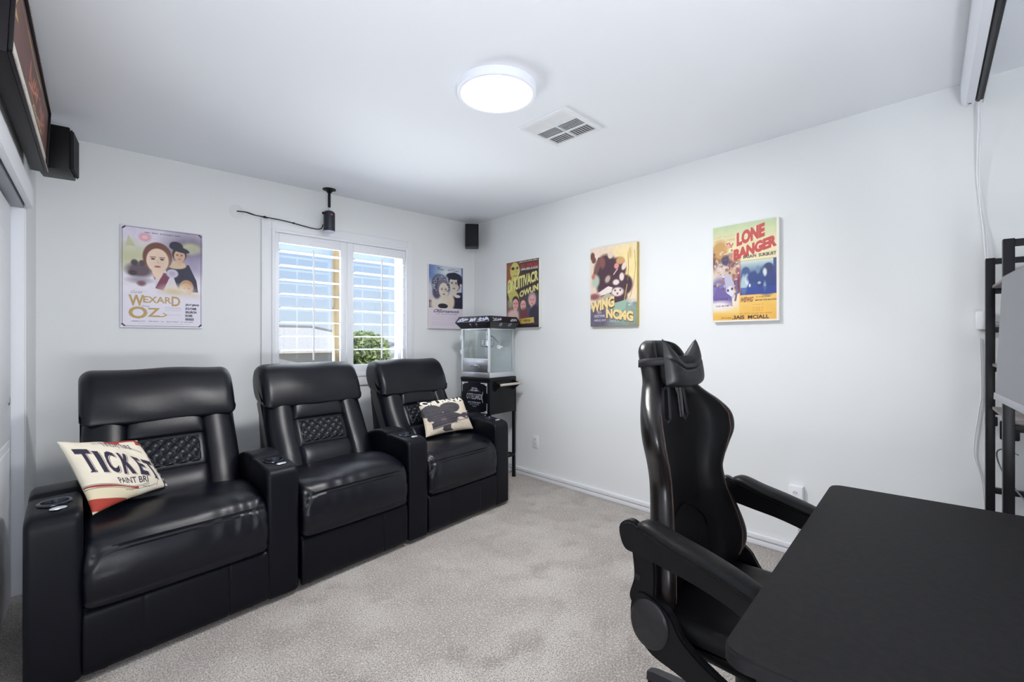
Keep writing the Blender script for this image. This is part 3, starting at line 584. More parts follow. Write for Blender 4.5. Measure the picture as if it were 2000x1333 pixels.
for yy in (-.05, .05): m.box((yy - .004, -a + .028, -.0098), (yy + .004, a - .028, -.002), .001)
m.build('frame', WHITEP, t)
MB().box((-a + .01, -a + .01, -.0016), (a - .01, a - .01, -.0004)).build('duct', mat('duct_grey', (140, 142, 147), .7), t)
m = MB(); xs = [(-.144, -.054), (-.046, .046), (.054, .144)]; ys = [(-.144, -.004), (.004, .144)]
for i, (xa, xb) in enumerate(xs):
    for j, (ya, yb) in enumerate(ys):
        alongx = (i == 1)
        n_ = 6
        if alongx:
            for k in range(n_): x_ = xa + (xb - xa) * (k + .5) / n_; m.prism([(x_ - .006, -.009), (x_ - .004, -.010), (x_ + .005, -.003), (x_ + .003, -.002)], ya, yb, 'y')
        else:
            sg = -1 if i == 0 else 1
            for k in range(8): y_ = ya + (yb - ya) * (k + .5) / 8; m.prism([(y_ - sg * .007, -.0095), (y_ - sg * .005, -.0105), (y_ + sg * .005, -.003), (y_ + sg * .003, -.002)], xa, xb, 'x')
m.build('slats', WHITEP, t)
t = thing('hanging_speaker', 'small black cylinder speaker hanging from the ceiling on a short pole', 'speaker', (-1.553, -.114, H))
MB().lathe([(.0001, 0), (.050, 0), (.050, -.006), (.03, -.012), (.014, -.03), (.0001, -.03)], 32).build('mount', BLACKM, t)
MB().tube([(0, 0, -.02), (0, 0, -.145)], .0105, 16).build('pole', BLACKM, t)
MB().tube([(0, 0, -.14), (0, 0, -.18)], .006, 12).build('threaded_rod', CHROME, t)
MB().lathe([(.0001, -.172), (.028, -.175), (.042, -.186), (.0435, -.20), (.0435, -.325), (.042, -.332), (.04, -.333), (.04, -.325), (.0001, -.325)], 40).build('body', mat('device_navy', (30, 32, 46), .45), t)
MB().lathe([(.0405, -.333), (.0405, -.338), (.0001, -.338), (.0001, -.333)], 40).build('lens_ring', mat('device_white', (200, 202, 225), .4), t)
MB().box((-.006, -.0445, -.212), (.010, -.042, -.203), .001).build('badge', mat('badge_red', (210, 90, 120), .5), t)
MB().box((-.056, -.010, -.205), (-.04, .008, -.188), .003).build('knob', BLACKPL, t)
tag(MB().lathe([(.0001, 0), (.046, 0), (.046, -.003), (.043, -.005), (.0001, -.006)], 40, Matrix.Translation((-2.178, 0, 2.171)) @ Matrix.Rotation(-PI / 2, 4, 'X')).build('cable_plate', mat('plate_white', (226, 228, 230), .5)), 'round white wall plate where the black cable comes out, left of window', 'wall plate')
pts = catmull([(-2.178, -.006, 2.172), (-2.13, -.03, 2.168), (-2.07, -.03, 2.158), (-2.0, -.03, 2.156), (-1.85, -.032, 2.150), (-1.66, -.035, 2.128), (-1.60, -.06, 2.128), (-1.597, -.1, 2.155)], 8)
m = MB(); m.tube(pts, .0038, 8); m.tube(catmull([(-2.178, -.008, 2.173), (-2.12, -.04, 2.168), (-2.05, -.036, 2.155), (-1.98, -.033, 2.148)], 8), .0018, 6); m.box((-2.008, -.036, 2.149), (-1.994, -.023, 2.163), .002).box((-1.80, -.037, 2.139), (-1.79, -.025, 2.151), .002)
tag(m.build('power_cable', BLACKPL), 'black cable running along the top of the window casing to the hanging speaker', 'cable')

# ------------------------------------------------------------------ outlets
def outlet(M, label, th=.006, slots=True):
    t = thing('wall_outlet', label, 'outlet'); t.matrix_world = M      # local: x across, y out of the wall, z up
    MB().box((-.036, 0, -.058), (.036, th, .058), .003).build('plate', WHITEP, t)
    for z_ in (-.02, .02):
        s = MB(); s.prism([(.015 * math.cos(q), z_ + .0135 * math.sin(q)) for q in [2 * PI * i / 20 for i in range(20)]], th - .001, th + .0012, 'y'); r = s.build('receptacle', mat('outlet_cream', (226, 226, 228), .4), t)
        s = MB(); s.box((-.007, th, z_ - .002), (-.005, th + .0016, z_ + .007)).box((.005, th, z_ - .002), (.007, th + .0016, z_ + .007)); s.build('slots', BLACKPL, r)
    return t
RW = Matrix.Rotation(PI / 2, 4, 'Z')
outlet(Matrix.Translation((0, -.888, .332)) @ RW, 'white outlet on the right wall beside the popcorn cart leg')
outlet(Matrix.Translation((-.03, -2.975, .35)) @ RW, 'white surface-mounted outlet behind the gaming chair armrest')
tag(MB().box((-.03, -3.012, .29), (0, -2.938, .41), .003).build('outlet_box', WHITEP), 'white surface box carrying the outlet behind the gaming chair', 'outlet box')
tag(MB().box((-.014, -2.984, .069), (0, -2.966, .29), .002).build('cable_channel', WHITEP), 'thin white cable channel rising from baseboard to the surface outlet', 'cable channel')

# ------------------------------------------------------------------ RECLINERS
K = .145                                     # the row is set a little out of line with the wall
YF = lambda x: -1.21 + K * (x + .68)
def shear(o):                                # the wedge-joined row: fronts follow the slanted line
    for v in o.data.vertices: v.co.y += K * v.co.x
    return o
def arm(parent, x, left=False, panel=None):
    prof = catmull([(0, .03), (-.004, .3), (0, .56), (.012, .615), (.045, .632)], 6) + catmull([(.05, .633), (.16, .638), (.27, .64)], 6)[1:] + [(.272, .640)] + catmull([(.275, .645), (.32, .652), (.42, .648), (.54, .62), (.64, .565), (.70, .48), (.74, .3), (.75, .04)], 6) + [(.74, .02), (.01, .02)]
    def dis(x_, y, z, q):
        d = 0
        if z > .5: d -= .004 * math.exp(-((y - .028) / .006) ** 2) + .006 * math.exp(-((y - .272) / .008) ** 2)
        d += .0015 * math.sin(z * 9 + x_ * 20)
        return d
    m = puff([(a, b) for a, b in prof], .152, .022, 12, 150, dis)
    o = m.build('armrest', LEATHER_M, parent); o.location = (0, 0, 0)
    for v in o.data.vertices: v.co.x += x
    c = MB(); c.lathe([(.0001, -.08), (.040, -.08), (.040, .05), (.0001, .05)], 40, Matrix.Translation((x, .155, .638))); co = c.build('cutter', BLACKPL); co.parent = parent
    bpy.context.view_layer.update(); bool_cut(o, co); shear(o)
    c = MB(); c.lathe([(.0001, -.066), (.036, -.066), (.0375, -.05), (.0385, .001), (.040, .0035), (.046, .004), (.050, .0015), (.0505, -.002)], 48, Matrix.Translation((x, .155, .6395)))
    ch = c.build('cup_holder', mat('cup_metal', (62, 64, 74), .22, metal=.8), o); shear(ch)
    c = MB(); c.lathe([(.0001, .003), (.014, .003), (.017, .001), (.0175, -.002)], 32, Matrix.Translation((x + .01, .068, .6375)) @ Matrix.Diagonal((1.35, .8, 1, 1)))
    b = c.build('control_button', mat('button_silver', (206, 208, 212), .3, metal=.6), o); shear(b)
    return o
def recliner(xc, arms, label, SW=.648):
    t = thing('recliner', label, 'recliner', (xc, YF(xc), 0), group='row of leather recliners'); hw = SW / 2
    # base and footrest
    m = puff([(.03, .03), (.028, .25), (.05, .27), (.85, .27), (.85, .03)], SW - .02, .01, 6, 80); shear(m.build('base', LEATHER_M, t))
    def fd(x_, y, z, q):
        return -.004 * (math.exp(-((x_ + SW * .22) / .003) ** 2) + math.exp(-((x_ - SW * .24) / .003) ** 2)) if y < .02 else 0
    m = puff(catmull([(0, .045), (-.004, .15), (0, .235), (.012, .252), (.03, .25), (.03, .04)], 6, True), SW, .012, 120, 60, fd); shear(m.build('footrest', LEATHER_M, t))
    # seat cushion
    prof = catmull([(.02, .262), (-.012, .30), (-.022, .36), (-.012, .43), (.012, .478), (.045, .505), (.12, .522), (.25, .525), (.4, .515), (.52, .50), (.60, .46), (.58, .36), (.5, .28), (.3, .262)], 8, True)
    def sd(x_, y, z, q):
        u = x_ / hw; d = 0
        if z > .38 and y < .3:
            s0 = .040 - .080 * (1 - u * u) if True else 0     # seam dips towards the middle
            arc = y - (z - .50) * .55                      # parameter rising over the front edge
            d -= .006 * math.exp(-((arc - s0) / .0055) ** 2)
            w_ = math.exp(-((arc - s0) / .06) ** 2)
            d += .0035 * w_ * math.sin(34 * x_ + 6 * math.sin(9 * x_ + xc * 3) + arc * 26)
        if z > .47: d += .010 * (1 - u * u) + .003 * math.sin(14 * x_ + 21 * y + xc)
        if z < .45 and y < .05: d += .008 * (1 - u ** 4)
        return d
    m = puff(prof, SW, .035, 90, 190, sd); shear(m.build('seat', LEATHER, t))
    # backrest: heightfield on a reclined slab
    b0 = Vector((.44, .45)); b1 = Vector((.735, .90)); ax = (b1 - b0).normalized(); nr = Vector((-ax.y, ax.x)); Lb = (b1 - b0).length
    BW = .325; NU, NV = 96, 110
    def hgt(u, v):      # u -1..1 across, v 0..1 up
        au = abs(u); h = .0
        edge = (1 - au ** 7) ** .5 if au < 1 else 0; edge *= min(1, (v / .04 + .02)) ** .5
        sx = .50
        if au > sx:
            k = (au - sx) / (1 - sx); h = .062 + .024 * math.sin(PI * min(1, k * 1.02)) ** .6 + .004 * math.sin(v * 9)
        else:
            k = au / sx; tiers = ((0, .30), (.30, .62), (.62, 1.02))
            for i, (a_, b_) in enumerate(tiers):
                if a_ <= v <= b_:
                    q = (v - a_) / (b_ - a_); bul = math.sin(PI * min(max(q, 0), 1)) ** .5
                    h = (.056 + .028 * bul * (1 - k ** 8 * .5)) if i != 1 else .050 + .008 * bul
        h -= .008 * math.exp(-((au - sx) / .025) ** 2)
        return max(h, .0) * edge
    def fn(a_, b_):
        u = a_ * 2 - 1; v = b_; p_ = b0 + ax * (v * Lb) + nr * hgt(u, v); wn = BW * (1 - .05 * max(0, v - .55) ** 1.5 * 2)
        return (u * wn, p_.x, p_.y)
    m = gridmesh(fn, NU, NV)
    bk = [(-BW, b0.x, b0.y), (BW, b0.x, b0.y), (BW * .97, b1.x, b1.y), (-BW * .97, b1.x, b1.y)]
    # slab behind
    m.add([(sx * BW * kk, b0.x + ax.x * v * Lb - nr.x * dd, b0.y + ax.y * v * Lb - nr.y * dd) for v in (0, 1) for sx in (-1, 1) for dd, kk in ((-.004, .995), (.10, .96))],
          [(0, 1, 3, 2), (4, 6, 7, 5), (0, 4, 5, 1), (2, 3, 7, 6), (1, 5, 7, 3)], 0, True)
    bo = m.build('backrest', LEATHER, t, auto=50); shear(bo)
    def qn(a_, b_):
        u = (a_ * 2 - 1) * .42; v = .325 + .27 * b_; U = a_ * 5; V_ = b_ * 2.5
        q = (abs(math.sin(PI * (U + V_))) * abs(math.sin(PI * (U - V_)))) ** .45; ed = min(1, min(a_, 1 - a_, b_ * .8, (1 - b_) * .8) / .035)
        p_ = b0 + ax * (v * Lb) + nr * (.052 + .010 * q * ed + .007 * math.sin(PI * b_)) ; return (u * BW, p_.x, p_.y)
    shear(gridmesh(qn, 150, 80).build('quilted_panel', LEATHER, bo, auto=0))
    # headrest pad
    hp = catmull([(.615, .832), (.60, .865), (.63, .95), (.675, 1.02), (.72, 1.065), (.79, 1.088), (.86, 1.07), (.895, 1.0), (.875, .92), (.82, .86), (.72, .835)], 8, True)
    m = puff(hp, .655, .05, 40, 110, lambda x_, y, z, q: .003 * math.sin(17 * x_ + 13 * z + xc * 5) + .004 * (1 - (x_ / .33) ** 2)); shear(m.build('headrest', LEATHER, t))
    # outer back shell
    m = puff(catmull([(.60, .10), (.58, .45), (.70, .80), (.78, .95), (.85, .98), (.86, .85), (.80, .5), (.80, .12)], 6, True), .60, .03, 8, 70); shear(m.build('back_shell', LEATHER_M, t))
    for i, x_ in enumerate(arms): arm(t, x_ - xc)
    for sx in (-1, 1):
        for yy in (.08, .75):
            f_ = MB(); f_.lathe([(.0001, 0), (.025, 0), (.022, .032), (.0001, .032)], 16, Matrix.Translation((sx * .26, yy, 0))); shear(f_.build('foot', BLACKPL, t))
    return t
recliner(-2.695, (-3.090, -2.305), 'black leather recliner nearest the closet, with the red and cream ticket pillow')
recliner(-1.893, (-1.485,), 'black leather recliner in the middle of the row, under the window')
recliner(-1.082, (-.690,), 'black leather recliner nearest the popcorn machine, with the film camera pillow')

# ------------------------------------------------------------------ pillows
def pillow(P, TL, TR, BR, BL, T, name, label, fabric):
    t = thing(name, label, 'pillow', tuple((Vector(TL) + Vector(TR) + Vector(BR) + Vector(BL)) / 4)); O = np.array(t.location)
    TL, TR, BR, BL = [np.array(q, float) for q in (TL, TR, BR, BL)]
    nrm = np.cross(TR - TL, BL - TL); nrm /= np.linalg.norm(nrm); nrm *= -1
    if nrm @ (np.array(CAM) - TL) < 0: nrm = -nrm
    def fn(sg):
        def g(u, v):
            a_ = u * 2 - 1; b_ = v * 2 - 1; au = a_ * (1 - .07 * (1 - b_ ** 2)); bv = b_ * (1 - .07 * (1 - a_ ** 2)); U = (au + 1) / 2; V_ = (bv + 1) / 2
            base = (TL * 1)[None, None] * ((1 - U) * V_)[..., None] + TR * (U * V_)[..., None] + BR * (U * (1 - V_))[..., None] + BL * ((1 - U) * (1 - V_))[..., None]
            th = T * (np.clip((1 - a_ ** 2) * (1 - b_ ** 2), 0, 1)) ** .42 + .004 * np.sin(a_ * 7 + b_ * 3) * (1 - a_ ** 2)
            th += .006 * np.sin(5 * (a_ + b_) + 1) * (1 - a_ ** 2) * (1 - b_ ** 2)
            q = base + (sg * th)[..., None] * nrm - O
            return q[..., 0], q[..., 1], q[..., 2]
        return g
    P.mesh('front_cover', fn(1), paint_mat('pillow_print', .85, [(500, .25, .001)]), t)
    bp = Paint(60, 60, fabric); bp.mesh('back_cover', fn(-.7), paint_mat('pillow_print'), t)
    return t
p = Paint(330, 290, (222, 213, 196)); R_ = (168, 62, 48); BK = (44, 40, 58)
p.noise(8, 20)
# red stripes radiating in two bands, the cream ticket curve between
q = (p.Y < .25 - .20 * np.abs(p.X - .35) ** 1.2 - .1 + .17 * p.X); st_ = ((np.sin((p.X * 1.0 + p.Y * .4) * 14) > 0))
p.mix((p.Y < -.02 + .20 * p.X) * (st_ | (p.Y < .06)) * (p.X > .45) * 1., R_)
p.mix((p.X > .93) * (p.Y > 0) * 1., BK); p.mix(((p.X > .95) * (np.sin(p.Y * 60) > .2)) * 1., (206, 198, 188))
low = p.Y > .70 + .22 * p.X - .05 * np.cos(p.X * 6); sl2 = np.sin((p.Y * 1.0 - p.X * .45) * 21 + 1.7) > 0
p.mix(low * (p.X < .55) * 1., (216, 204, 176)); p.mix(low * sl2 * (p.X < .56) * 1., R_)
for off in (.0, .02, .05): p.line([(x_ / 20, .69 + off + .22 * x_ / 20 - .05 * math.cos(x_ / 20 * 6)) for x_ in range(0, 15)], .005, BK)
for off in (0, .025): p.line([(.30 + x_ / 20, .045 + off + .30 * (x_ / 12) ** 2) for x_ in range(0, 12)], .005, BK)
p.line([(.92, .4), (.90, .75), (.8, .95)], .005, BK)
wp = lambda x_, y_: (x_ * .93, y_ + .02 + .32 * (x_ - .1) - .06 * math.sin(x_ * PI))
for s_, x0, x1, y0, y1 in (('T', .05, .20, .14, .50), ('I', .225, .29, .17, .52), ('C', .32, .44, .17, .53), ('K', .48, .62, .19, .55), ('E', .67, .79, .20, .56), ('T', .83, .98, .20, .58)):
    p.text(s_, x0 + .014, y0 + .012, x1 + .014, y1 + .012, (120, 96, 120), .03, warp=wp); p.text(s_, x0 + .006, y0 + .006, x1 + .006, y1 + .006, (226, 218, 202), .03, warp=wp); p.text(s_, x0, y0, x1, y1, BK, .035, warp=wp)
    for (a_, b_, c_, d_) in ([(x0, y0, x1, y0 + .018)] if s_ in 'TE' else []) + [((x0 + x1) / 2 - .035, y1 - .018, (x0 + x1) / 2 + .035, y1)] * (s_ in 'TI') + [((x0 + x1) / 2 - .035, y0, (x0 + x1) / 2 + .035, y0 + .018)] * (s_ == 'I'):
        p.poly([wp(a_, b_), wp(c_, b_), wp(c_, d_), wp(a_, d_)], BK)
p.text('TINSVE TIRE', .38, .07, .74, .16, BK, .01, warp=lambda x_, y_: (x_, y_ + .26 * (x_ - .35) - .04)); p.text('PAINT BRI', .32, .715, .70, .815, BK, .015, warp=lambda x_, y_: (x_, y_ + .26 * (x_ - .35) - .05))
for cx in (.42, .68): p.line([(cx - .06, .83 + .1 * cx), (cx + .02, .86 + .1 * cx), (cx + .12, .85 + .1 * cx)], .005, BK)
pillow(p, (-3.088, -1.25, .838), (-2.825, -1.045, .775), (-2.715, -1.11, .553), (-2.985, -1.37, .555), .05, 'throw_pillow', 'cream and red throw pillow printed TICKET, on the recliner nearest the closet', (214, 206, 190))
p = Paint(200, 180, (216, 203, 184)); p.noise(14, 5); DG = (70, 68, 72)
p.mix((p.Y < .13 + .03 * np.sin(p.X * 9)) * 1., (34, 30, 34)); p.text('Cnil MANA', .02, .01, .96, .14, (236, 230, 218), .05, warp=lambda x_, y_: (x_, y_ + .02 * math.sin(x_ * 9)))
p.ell(.17, .36, .20, .20, DG, .03); p.ell(.56, .31, .24, .17, DG, .03); p.poly([(.05, .46), (.5, .42), (.52, .45), (.75, .55), (.95, .52), (.95, .68), (.80, .67), (.62, .72), (.64, .78), (.5, .79), (.48, .9), (.54, .97), (.36, .97), (.3, .92), (.31, .84), (.12, .86), (.1, .7), (.04, .58)], (66, 62, 70))
p.ell(.88, .6, .11, .09, (72, 66, 74), .05); p.ell(.72, .67, .08, .035, (214, 196, 186), .15); p.ell(.9, .64, .03, .02, (196, 180, 170), .3)
for y_ in (.50, .57, .64, .71): p.line([(.12, y_ + .02), (.6, y_ - .03)], .006, (110, 106, 108))
p.rect(.3, .6, .42, .66, (110, 90, 100)); p.line([(.14, .83), (.62, .76)], .008, (190, 180, 166)); p.line([(.62, .74), (.95, .70)], .012, (60, 54, 60)); p.ell(.1, .66, .04, .03, (200, 186, 168), .2); p.noise(22, 2)
pillow(p, (-1.215, -.865, .792), (-.805, -.855, .803), (-.775, -.965, .557), (-1.203, -.965, .548), .06, 'throw_pillow', 'beige throw pillow printed with a dark film camera, on the recliner by the popcorn machine', (210, 198, 180))

# ------------------------------------------------------------------ POPCORN CART + MACHINE
rA = math.radians(8); PCX = Vector((math.cos(rA), math.sin(rA))); PCY = Vector((-math.sin(rA), math.cos(rA)))
N0 = Vector((-.436, -.763))                  # near corner; local x -> towards the right wall, local y -> towards the back wall
CW, CDp = .355, .345; SILV = mat('silver_ink', (176, 178, 192), .5)
cart = thing('popcorn_cart', 'tall black metal cart carrying the popcorn machine, in the room corner', 'cart', (N0.x, N0.y, 0), rA)
ZB, ZT = .60, .915
m = MB(); m.box((0, 0, ZB), (CW - .01, CDp, ZT - .03), .003).box((-.003, -.003, ZT - .03), (CW, CDp + .003, ZT), .003); m.build('cabinet', mat('cart_black', (12, 13, 18), .45, spec=.3), cart)
for x_, y_ in ((0, 0), (CW - .024, 0), (0, CDp - .024), (CW - .024, CDp - .024)):
    l = MB(); l.box((x_, y_, 0.0), (x_ + .024, y_ + .024, ZB), .003); l.box((x_ - .002, y_ - .002, 0), (x_ + .026, y_ + .026, .02), .003); l.build('leg', BLACKM, cart)
m = MB(); m.box((CW - .012, 0, ZB - .01), (CW + .008, .02, ZT), .003); m.build('post', BLACKM, cart)
m = MB(); m.box((0.01, .002, .19), (CW - .01, .018, .215)).box((0.01, CDp - .018, .19), (CW - .01, CDp - .002, .215)).box((CW - .018, .01, .19), (CW - .004, CDp - .01, .215)); m.build('lower_rail', BLACKM, cart)
MB().lathe([(.0001, 0), (.006, 0), (.005, .004), (.0001, .005)], 12, Matrix.Translation((CW - .012, -.002, .205)) @ Matrix.Rotation(PI / 2, 4, 'X')).build('bolt', CHROME, cart)
# printed door on the side that faces the seats (local -x)
p = Paint(170, 150, (12, 13, 22)); SV = (206, 208, 222)
p.text('OTTELSARDS', .2, .38, .8, .56, SV, .0, ); p.text('TMFUMRT', .34, .25, .66, .31, (190, 192, 206), .02); p.text('METUM', .40, .18, .60, .235, (170, 172, 190), .02)
p.line([(.26, .32), (.5, .20), (.74, .32)], .008, (150, 152, 170)); p.text('MUR THENR MOFT', .26, .64, .74, .69, (180, 182, 198), .02); p.text('MTR THURE', .33, .71, .67, .75, (150, 152, 170), .02); p.text('TMRO', .42, .77, .58, .81, (150, 152, 170), .02)
p.line([(.83, .30), (.79, .42), (.78, .52), (.82, .64)], .012, SV)
for cx, cy, sx, sy in ((0.03, .03, 1, 1), (.97, .03, -1, 1), (.03, .97, 1, -1), (.97, .97, -1, -1)):
    p.line([(cx, cy), (cx + sx * .22, cy)], .018, SV); p.line([(cx, cy), (cx, cy + sy * .30)], .018, SV); p.ell(cx + sx * .035, cy + sy * .04, .035, .035, SV, .3)
    p.line([(cx + sx * .06, cy + sy * .04), (cx + sx * .2, cy)], .01, SV)
dr = MB().box((-.008, .012, ZB + .004), (0, CDp - .012, ZT - .034), .002).build('door', mat('cart_black'), cart)
p.mesh('print', lambda u, v: (np.full(u.shape, -.0092), (CDp - .016) - u * (CDp - .032), ZB + .008 + v * (ZT - ZB - .046)), paint_mat('cart_print', .3), dr)
for x_ in (.06, CW - .04):
    hd = MB(); hd.tube([(x_, -.001, ZT - .04), (x_, -.085, ZT - .055)], .006, 8).prism([(-.001, ZT - .12), (-.001, ZT - .03), (-.085, ZT - .05), (-.085, ZT - .062)], x_ - .002, x_ + .002, 'x'); hd.build('handle_bracket', BLACKM, cart)
MB().tube([(.05, -.085, ZT - .056), (CW - .03, -.085, ZT - .056)], .011, 16).build('handle_grip', mat('grip_cream', (196, 188, 178), .4), cart)
m = MB(); m.box((-.002, -.0018, ZT - .10), (.0, .0, ZT - .02))
m = MB(); m.prism([(CDp + .001, ZT - .12), (CDp + .001, ZT - .03), (CDp + .085, ZT - .05)], .1, .104, 'x').tube([(.1, CDp + .08, ZT - .052), (.3, CDp + .08, ZT - .052)], .009, 12); m.build('side_shelf', mat('clear_grey', (120, 122, 126), .4), cart)

pm = thing('popcorn_machine', 'glass-sided popcorn machine with black canopy, standing on the black cart', 'popcorn machine', (N0.x, N0.y, ZT + .002), rA)
zc = 1.345 - ZT; zf = .045                     # canopy underside, floor deck
m = MB(); m.box((.004, .004, 0), (CW - .02, CDp - .004, zf), .003); m.build('deck', ALU, pm)
fr = MB()
for x_, y_ in ((.006, .006), (CW - .036, .006), (.006, CDp - .022), (CW - .036, CDp - .022)): fr.box((x_, y_, zf), (x_ + .014, y_ + .016, zc), .002)
fr.box((.006, .006, zc - .012), (CW - .02, .02, zc), .001).box((.006, CDp - .02, zc - .012), (CW - .02, CDp - .006, zc), .001).box((.004, .02, zc - .012), (.016, CDp - .02, zc), .001)
fr.build('frame', ALU, pm)
for n_, a_, c_ in (('glass_pane', (.02, .010, zf), (CW - .036, .013, zc - .01)), ('glass_pane', (.02, CDp - .013, zf), (CW - .036, CDp - .010, zc - .01)), ('glass_pane', (CW - .027, .02, zf), (CW - .024, CDp - .02, zc - .01))): MB().box(a_, c_).build(n_, GLASS, pm)
gd = MB().box((.002, .022, .16), (.006, CDp - .022, zc - .014)).build('glass_door', GLASS, pm)
m = MB(); m.box((0, CDp - .02, .05), (.012, CDp - .004, zc - .005), .002).box((-.006, CDp - .012, zc - .10), (.004, CDp + .004, zc - .06), .003).box((-.006, CDp - .012, .2), (.004, CDp + .004, .24), .003).box((0, .008, .05), (.012, .024, zc), .002).box((0, .02, .153), (.01, CDp - .02, .165), .002)
m.build('door_frame', mat('frame_white', (225, 228, 232), .35, metal=.2), pm)
m = MB(); m.box((.001, .02, .045), (.008, CDp - .02, .155), .002); pn = m.build('drop_panel', mat('brushed_steel', (190, 192, 198), .28, metal=.9), pm)
m = MB(); m.tube([(-.002, CDp / 2 + .05 * math.cos(q), .09 + .018 * math.sin(q)) for q in [PI * i / 10 for i in range(11)]], .0022, 6); m.build('emblem', CHROME, pn)
# canopy with a bulging middle, like a flattened hexagon on each side
ov = .03; zt = zc + .105; zm = zc + .052
def ring(o_, z_): return [(-o_, -o_, z_), (CW - .014 + o_, -o_, z_), (CW - .014 + o_, CDp + o_, z_), (-o_, CDp + o_, z_)]
V = ring(.0, zc) + ring(.038, zm) + ring(.012, zt); F = [(0, 1, 2, 3), (8, 9, 10, 11)] + [(i + k, (i + 1) % 4 + k, (i + 1) % 4 + k + 4, i + k + 4) for k in (0, 4) for i in range(4)]
m = MB(); m.add(V, F); cano = m.build('canopy', mat('canopy_black', (16, 17, 26), .3), pm, auto=20)
def canopy_print(side):
    p = Paint(180, 60, (15, 16, 25)); SVc = (196, 200, 222)
    if side == 'door':
        scrawl(p, .07, .34, .14, .42, SVc, .022, 1); scrawl(p, .42, .58, .14, .42, SVc, .022, 2); scrawl(p, .66, .95, .10, .42, SVc, .022, 3); p.line([(.05, .48), (.95, .48)], .006, (120, 124, 144))
        for cx in (.42, .60): p.ell(cx, .66, .025, .075, (176, 150, 140), .2); p.ell(cx, .84, .012, .04, (150, 130, 120), .3)
    else:
        scrawl(p, .1, .38, .14, .38, SVc, .016, 4); scrawl(p, .68, .92, .14, .38, SVc, .016, 5)
        for cx in (.36, .68): p.ell(cx, .68, .05, .13, (150, 156, 176), .15); p.ell(cx, .68, .02, .06, (60, 64, 84), .3)
    return p
def ruled(A, B, C_, D_, off):    # A,B upper left/right; C,D lower left/right
    A, B, C_, D_ = [np.array(q, float) for q in (A, B, C_, D_)]; n_ = np.cross(B - A, C_ - A); n_ /= np.linalg.norm(n_); n_ *= off
    return lambda u, v: tuple((((1 - u) * v)[..., None] * A + (u * v)[..., None] * B + ((1 - u) * (1 - v))[..., None] * C_ + (u * (1 - v))[..., None] * D_ + n_)[..., i] for i in range(3))
for side, ia, ib in (('door', 3, 0), ('side', 0, 1)):
    P_ = canopy_print(side); I0 = P_.I.copy(); c = PM if False else paint_mat('cart_print')
    hi = Paint(180, 30, (0, 0, 0)); hi.I = I0[:30]; hi.mesh('print', ruled(V[8 + ia], V[8 + ib], V[4 + ia], V[4 + ib], -.0012), c, cano)
    lo = Paint(180, 30, (0, 0, 0)); lo.I = I0[30:]; lo.mesh('print', ruled(V[4 + ia], V[4 + ib], V[ia], V[ib], -.0012), c, cano)
# kettle hanging from the canopy
kt = MB().lathe([(.0001, -.06), (.05, -.058), (.062, -.045), (.064, .0), (.066, .002), (.066, .008), (.03, .016), (.0001, .018)], 40, Matrix.Translation((.19, .20, zc - .11))).build('kettle', CHROME, pm)
m = MB(); m.tube([(.19, .20, zc - .1), (.19, .20, zc)], .006, 10); m.build('kettle_hanger', CHROME, kt)
m = MB(); m.tube([(.12, .14, zc - .05), (.16, .1, zc - .075), (.2, .075, zc - .12), (.2, .07, zc - .155)], .006, 8); m.build('kettle_rod', CHROME, kt)
m = MB(); m.lathe([(.0001, -.02), (.015, -.016), (.02, 0), (.015, .016), (.0001, .02)], 20, Matrix.Translation((.205, .075, zc - .165))); m.tube([(.205, .07, zc - .165), (.235, .055, zc - .165)], .008, 10); m.build('kettle_handle', WHITEP, kt)

# ------------------------------------------------------------------ GAMING CHAIR
GX, GY = -1.585, -3.155
gc = thing('gaming_chair', 'black high-backed gaming chair with cat-ear headrest pillow, tucked at the desk', 'office chair', (GX, GY, 0), 0)   # faces local -y
def itp(t_, tab):
    xs_ = [a_[0] for a_ in tab]; return [float(np.interp(t_, xs_, [a_[i] for a_ in tab])) for i in range(1, len(tab[0]))]
#      z     half-width  spine y   depth   bolster(forward)
TB = [(.42, .175, .075, .05, .03), (.46, .235, .078, .06, .07), (.52, .268, .082, .065, .10), (.58, .272, .09, .07, .11), (.66, .245, .098, .07, .10), (.74, .212, .104, .068, .08), (.81, .202, .11, .068, .075), (.87, .228, .116, .068, .09), (.93, .262, .122, .068, .105), (.985, .262, .127, .066, .10), (1.03, .225, .132, .064, .075), (1.07, .170, .138, .064, .045), (1.11, .135, .143, .064, .03), (1.17, .128, .152, .064, .022), (1.205, .118, .158, .06, .015), (1.228, .09, .162, .048, .01), (1.238, .05, .165, .03, 0)]
TBs = catmull([tuple(a_) for a_ in TB], 5); NS = 64
def back_shell():
    V = []; n = NS
    for z, hw, yc, dp, bo in TBs:
        for k in range(n):
            q = 2 * PI * k / n; c, s_ = math.cos(q), math.sin(q)
            x_ = hw * abs(c) ** .7 * (1 if c > 0 else -1); yy = dp / 2 * abs(s_) ** .75 * (1 if s_ > 0 else -1)
            u = abs(x_) / hw
            yy -= bo * u ** 2.2
            if s_ < 0: yy -= .022 * max(0, math.sin(PI * min(1, max(0, (u - .5) / .5)))) ** .6 * min(1, bo / .05) - .008 * math.exp(-((u - .5) / .04) ** 2)
            V.append((x_, yc + yy, z))
    R = len(TBs); F = [(i * n + k, i * n + (k + 1) % n, (i + 1) * n + (k + 1) % n, (i + 1) * n + k) for i in range(R - 1) for k in range(n)]
    F += [tuple(range(n))[::-1], tuple((R - 1) * n + k for k in range(n))]
    m = MB(); m.add(V, F, 0, True)
    # side panels get browner leather, its brownish reflections put into the colour
    for fi in range((R - 1) * n):
        k = fi % n; c = math.cos(2 * PI * (k + .5) / n); s_ = math.sin(2 * PI * (k + .5) / n)
        if abs(c) > .80 or s_ > .2: m.m[fi] = 1
    return m
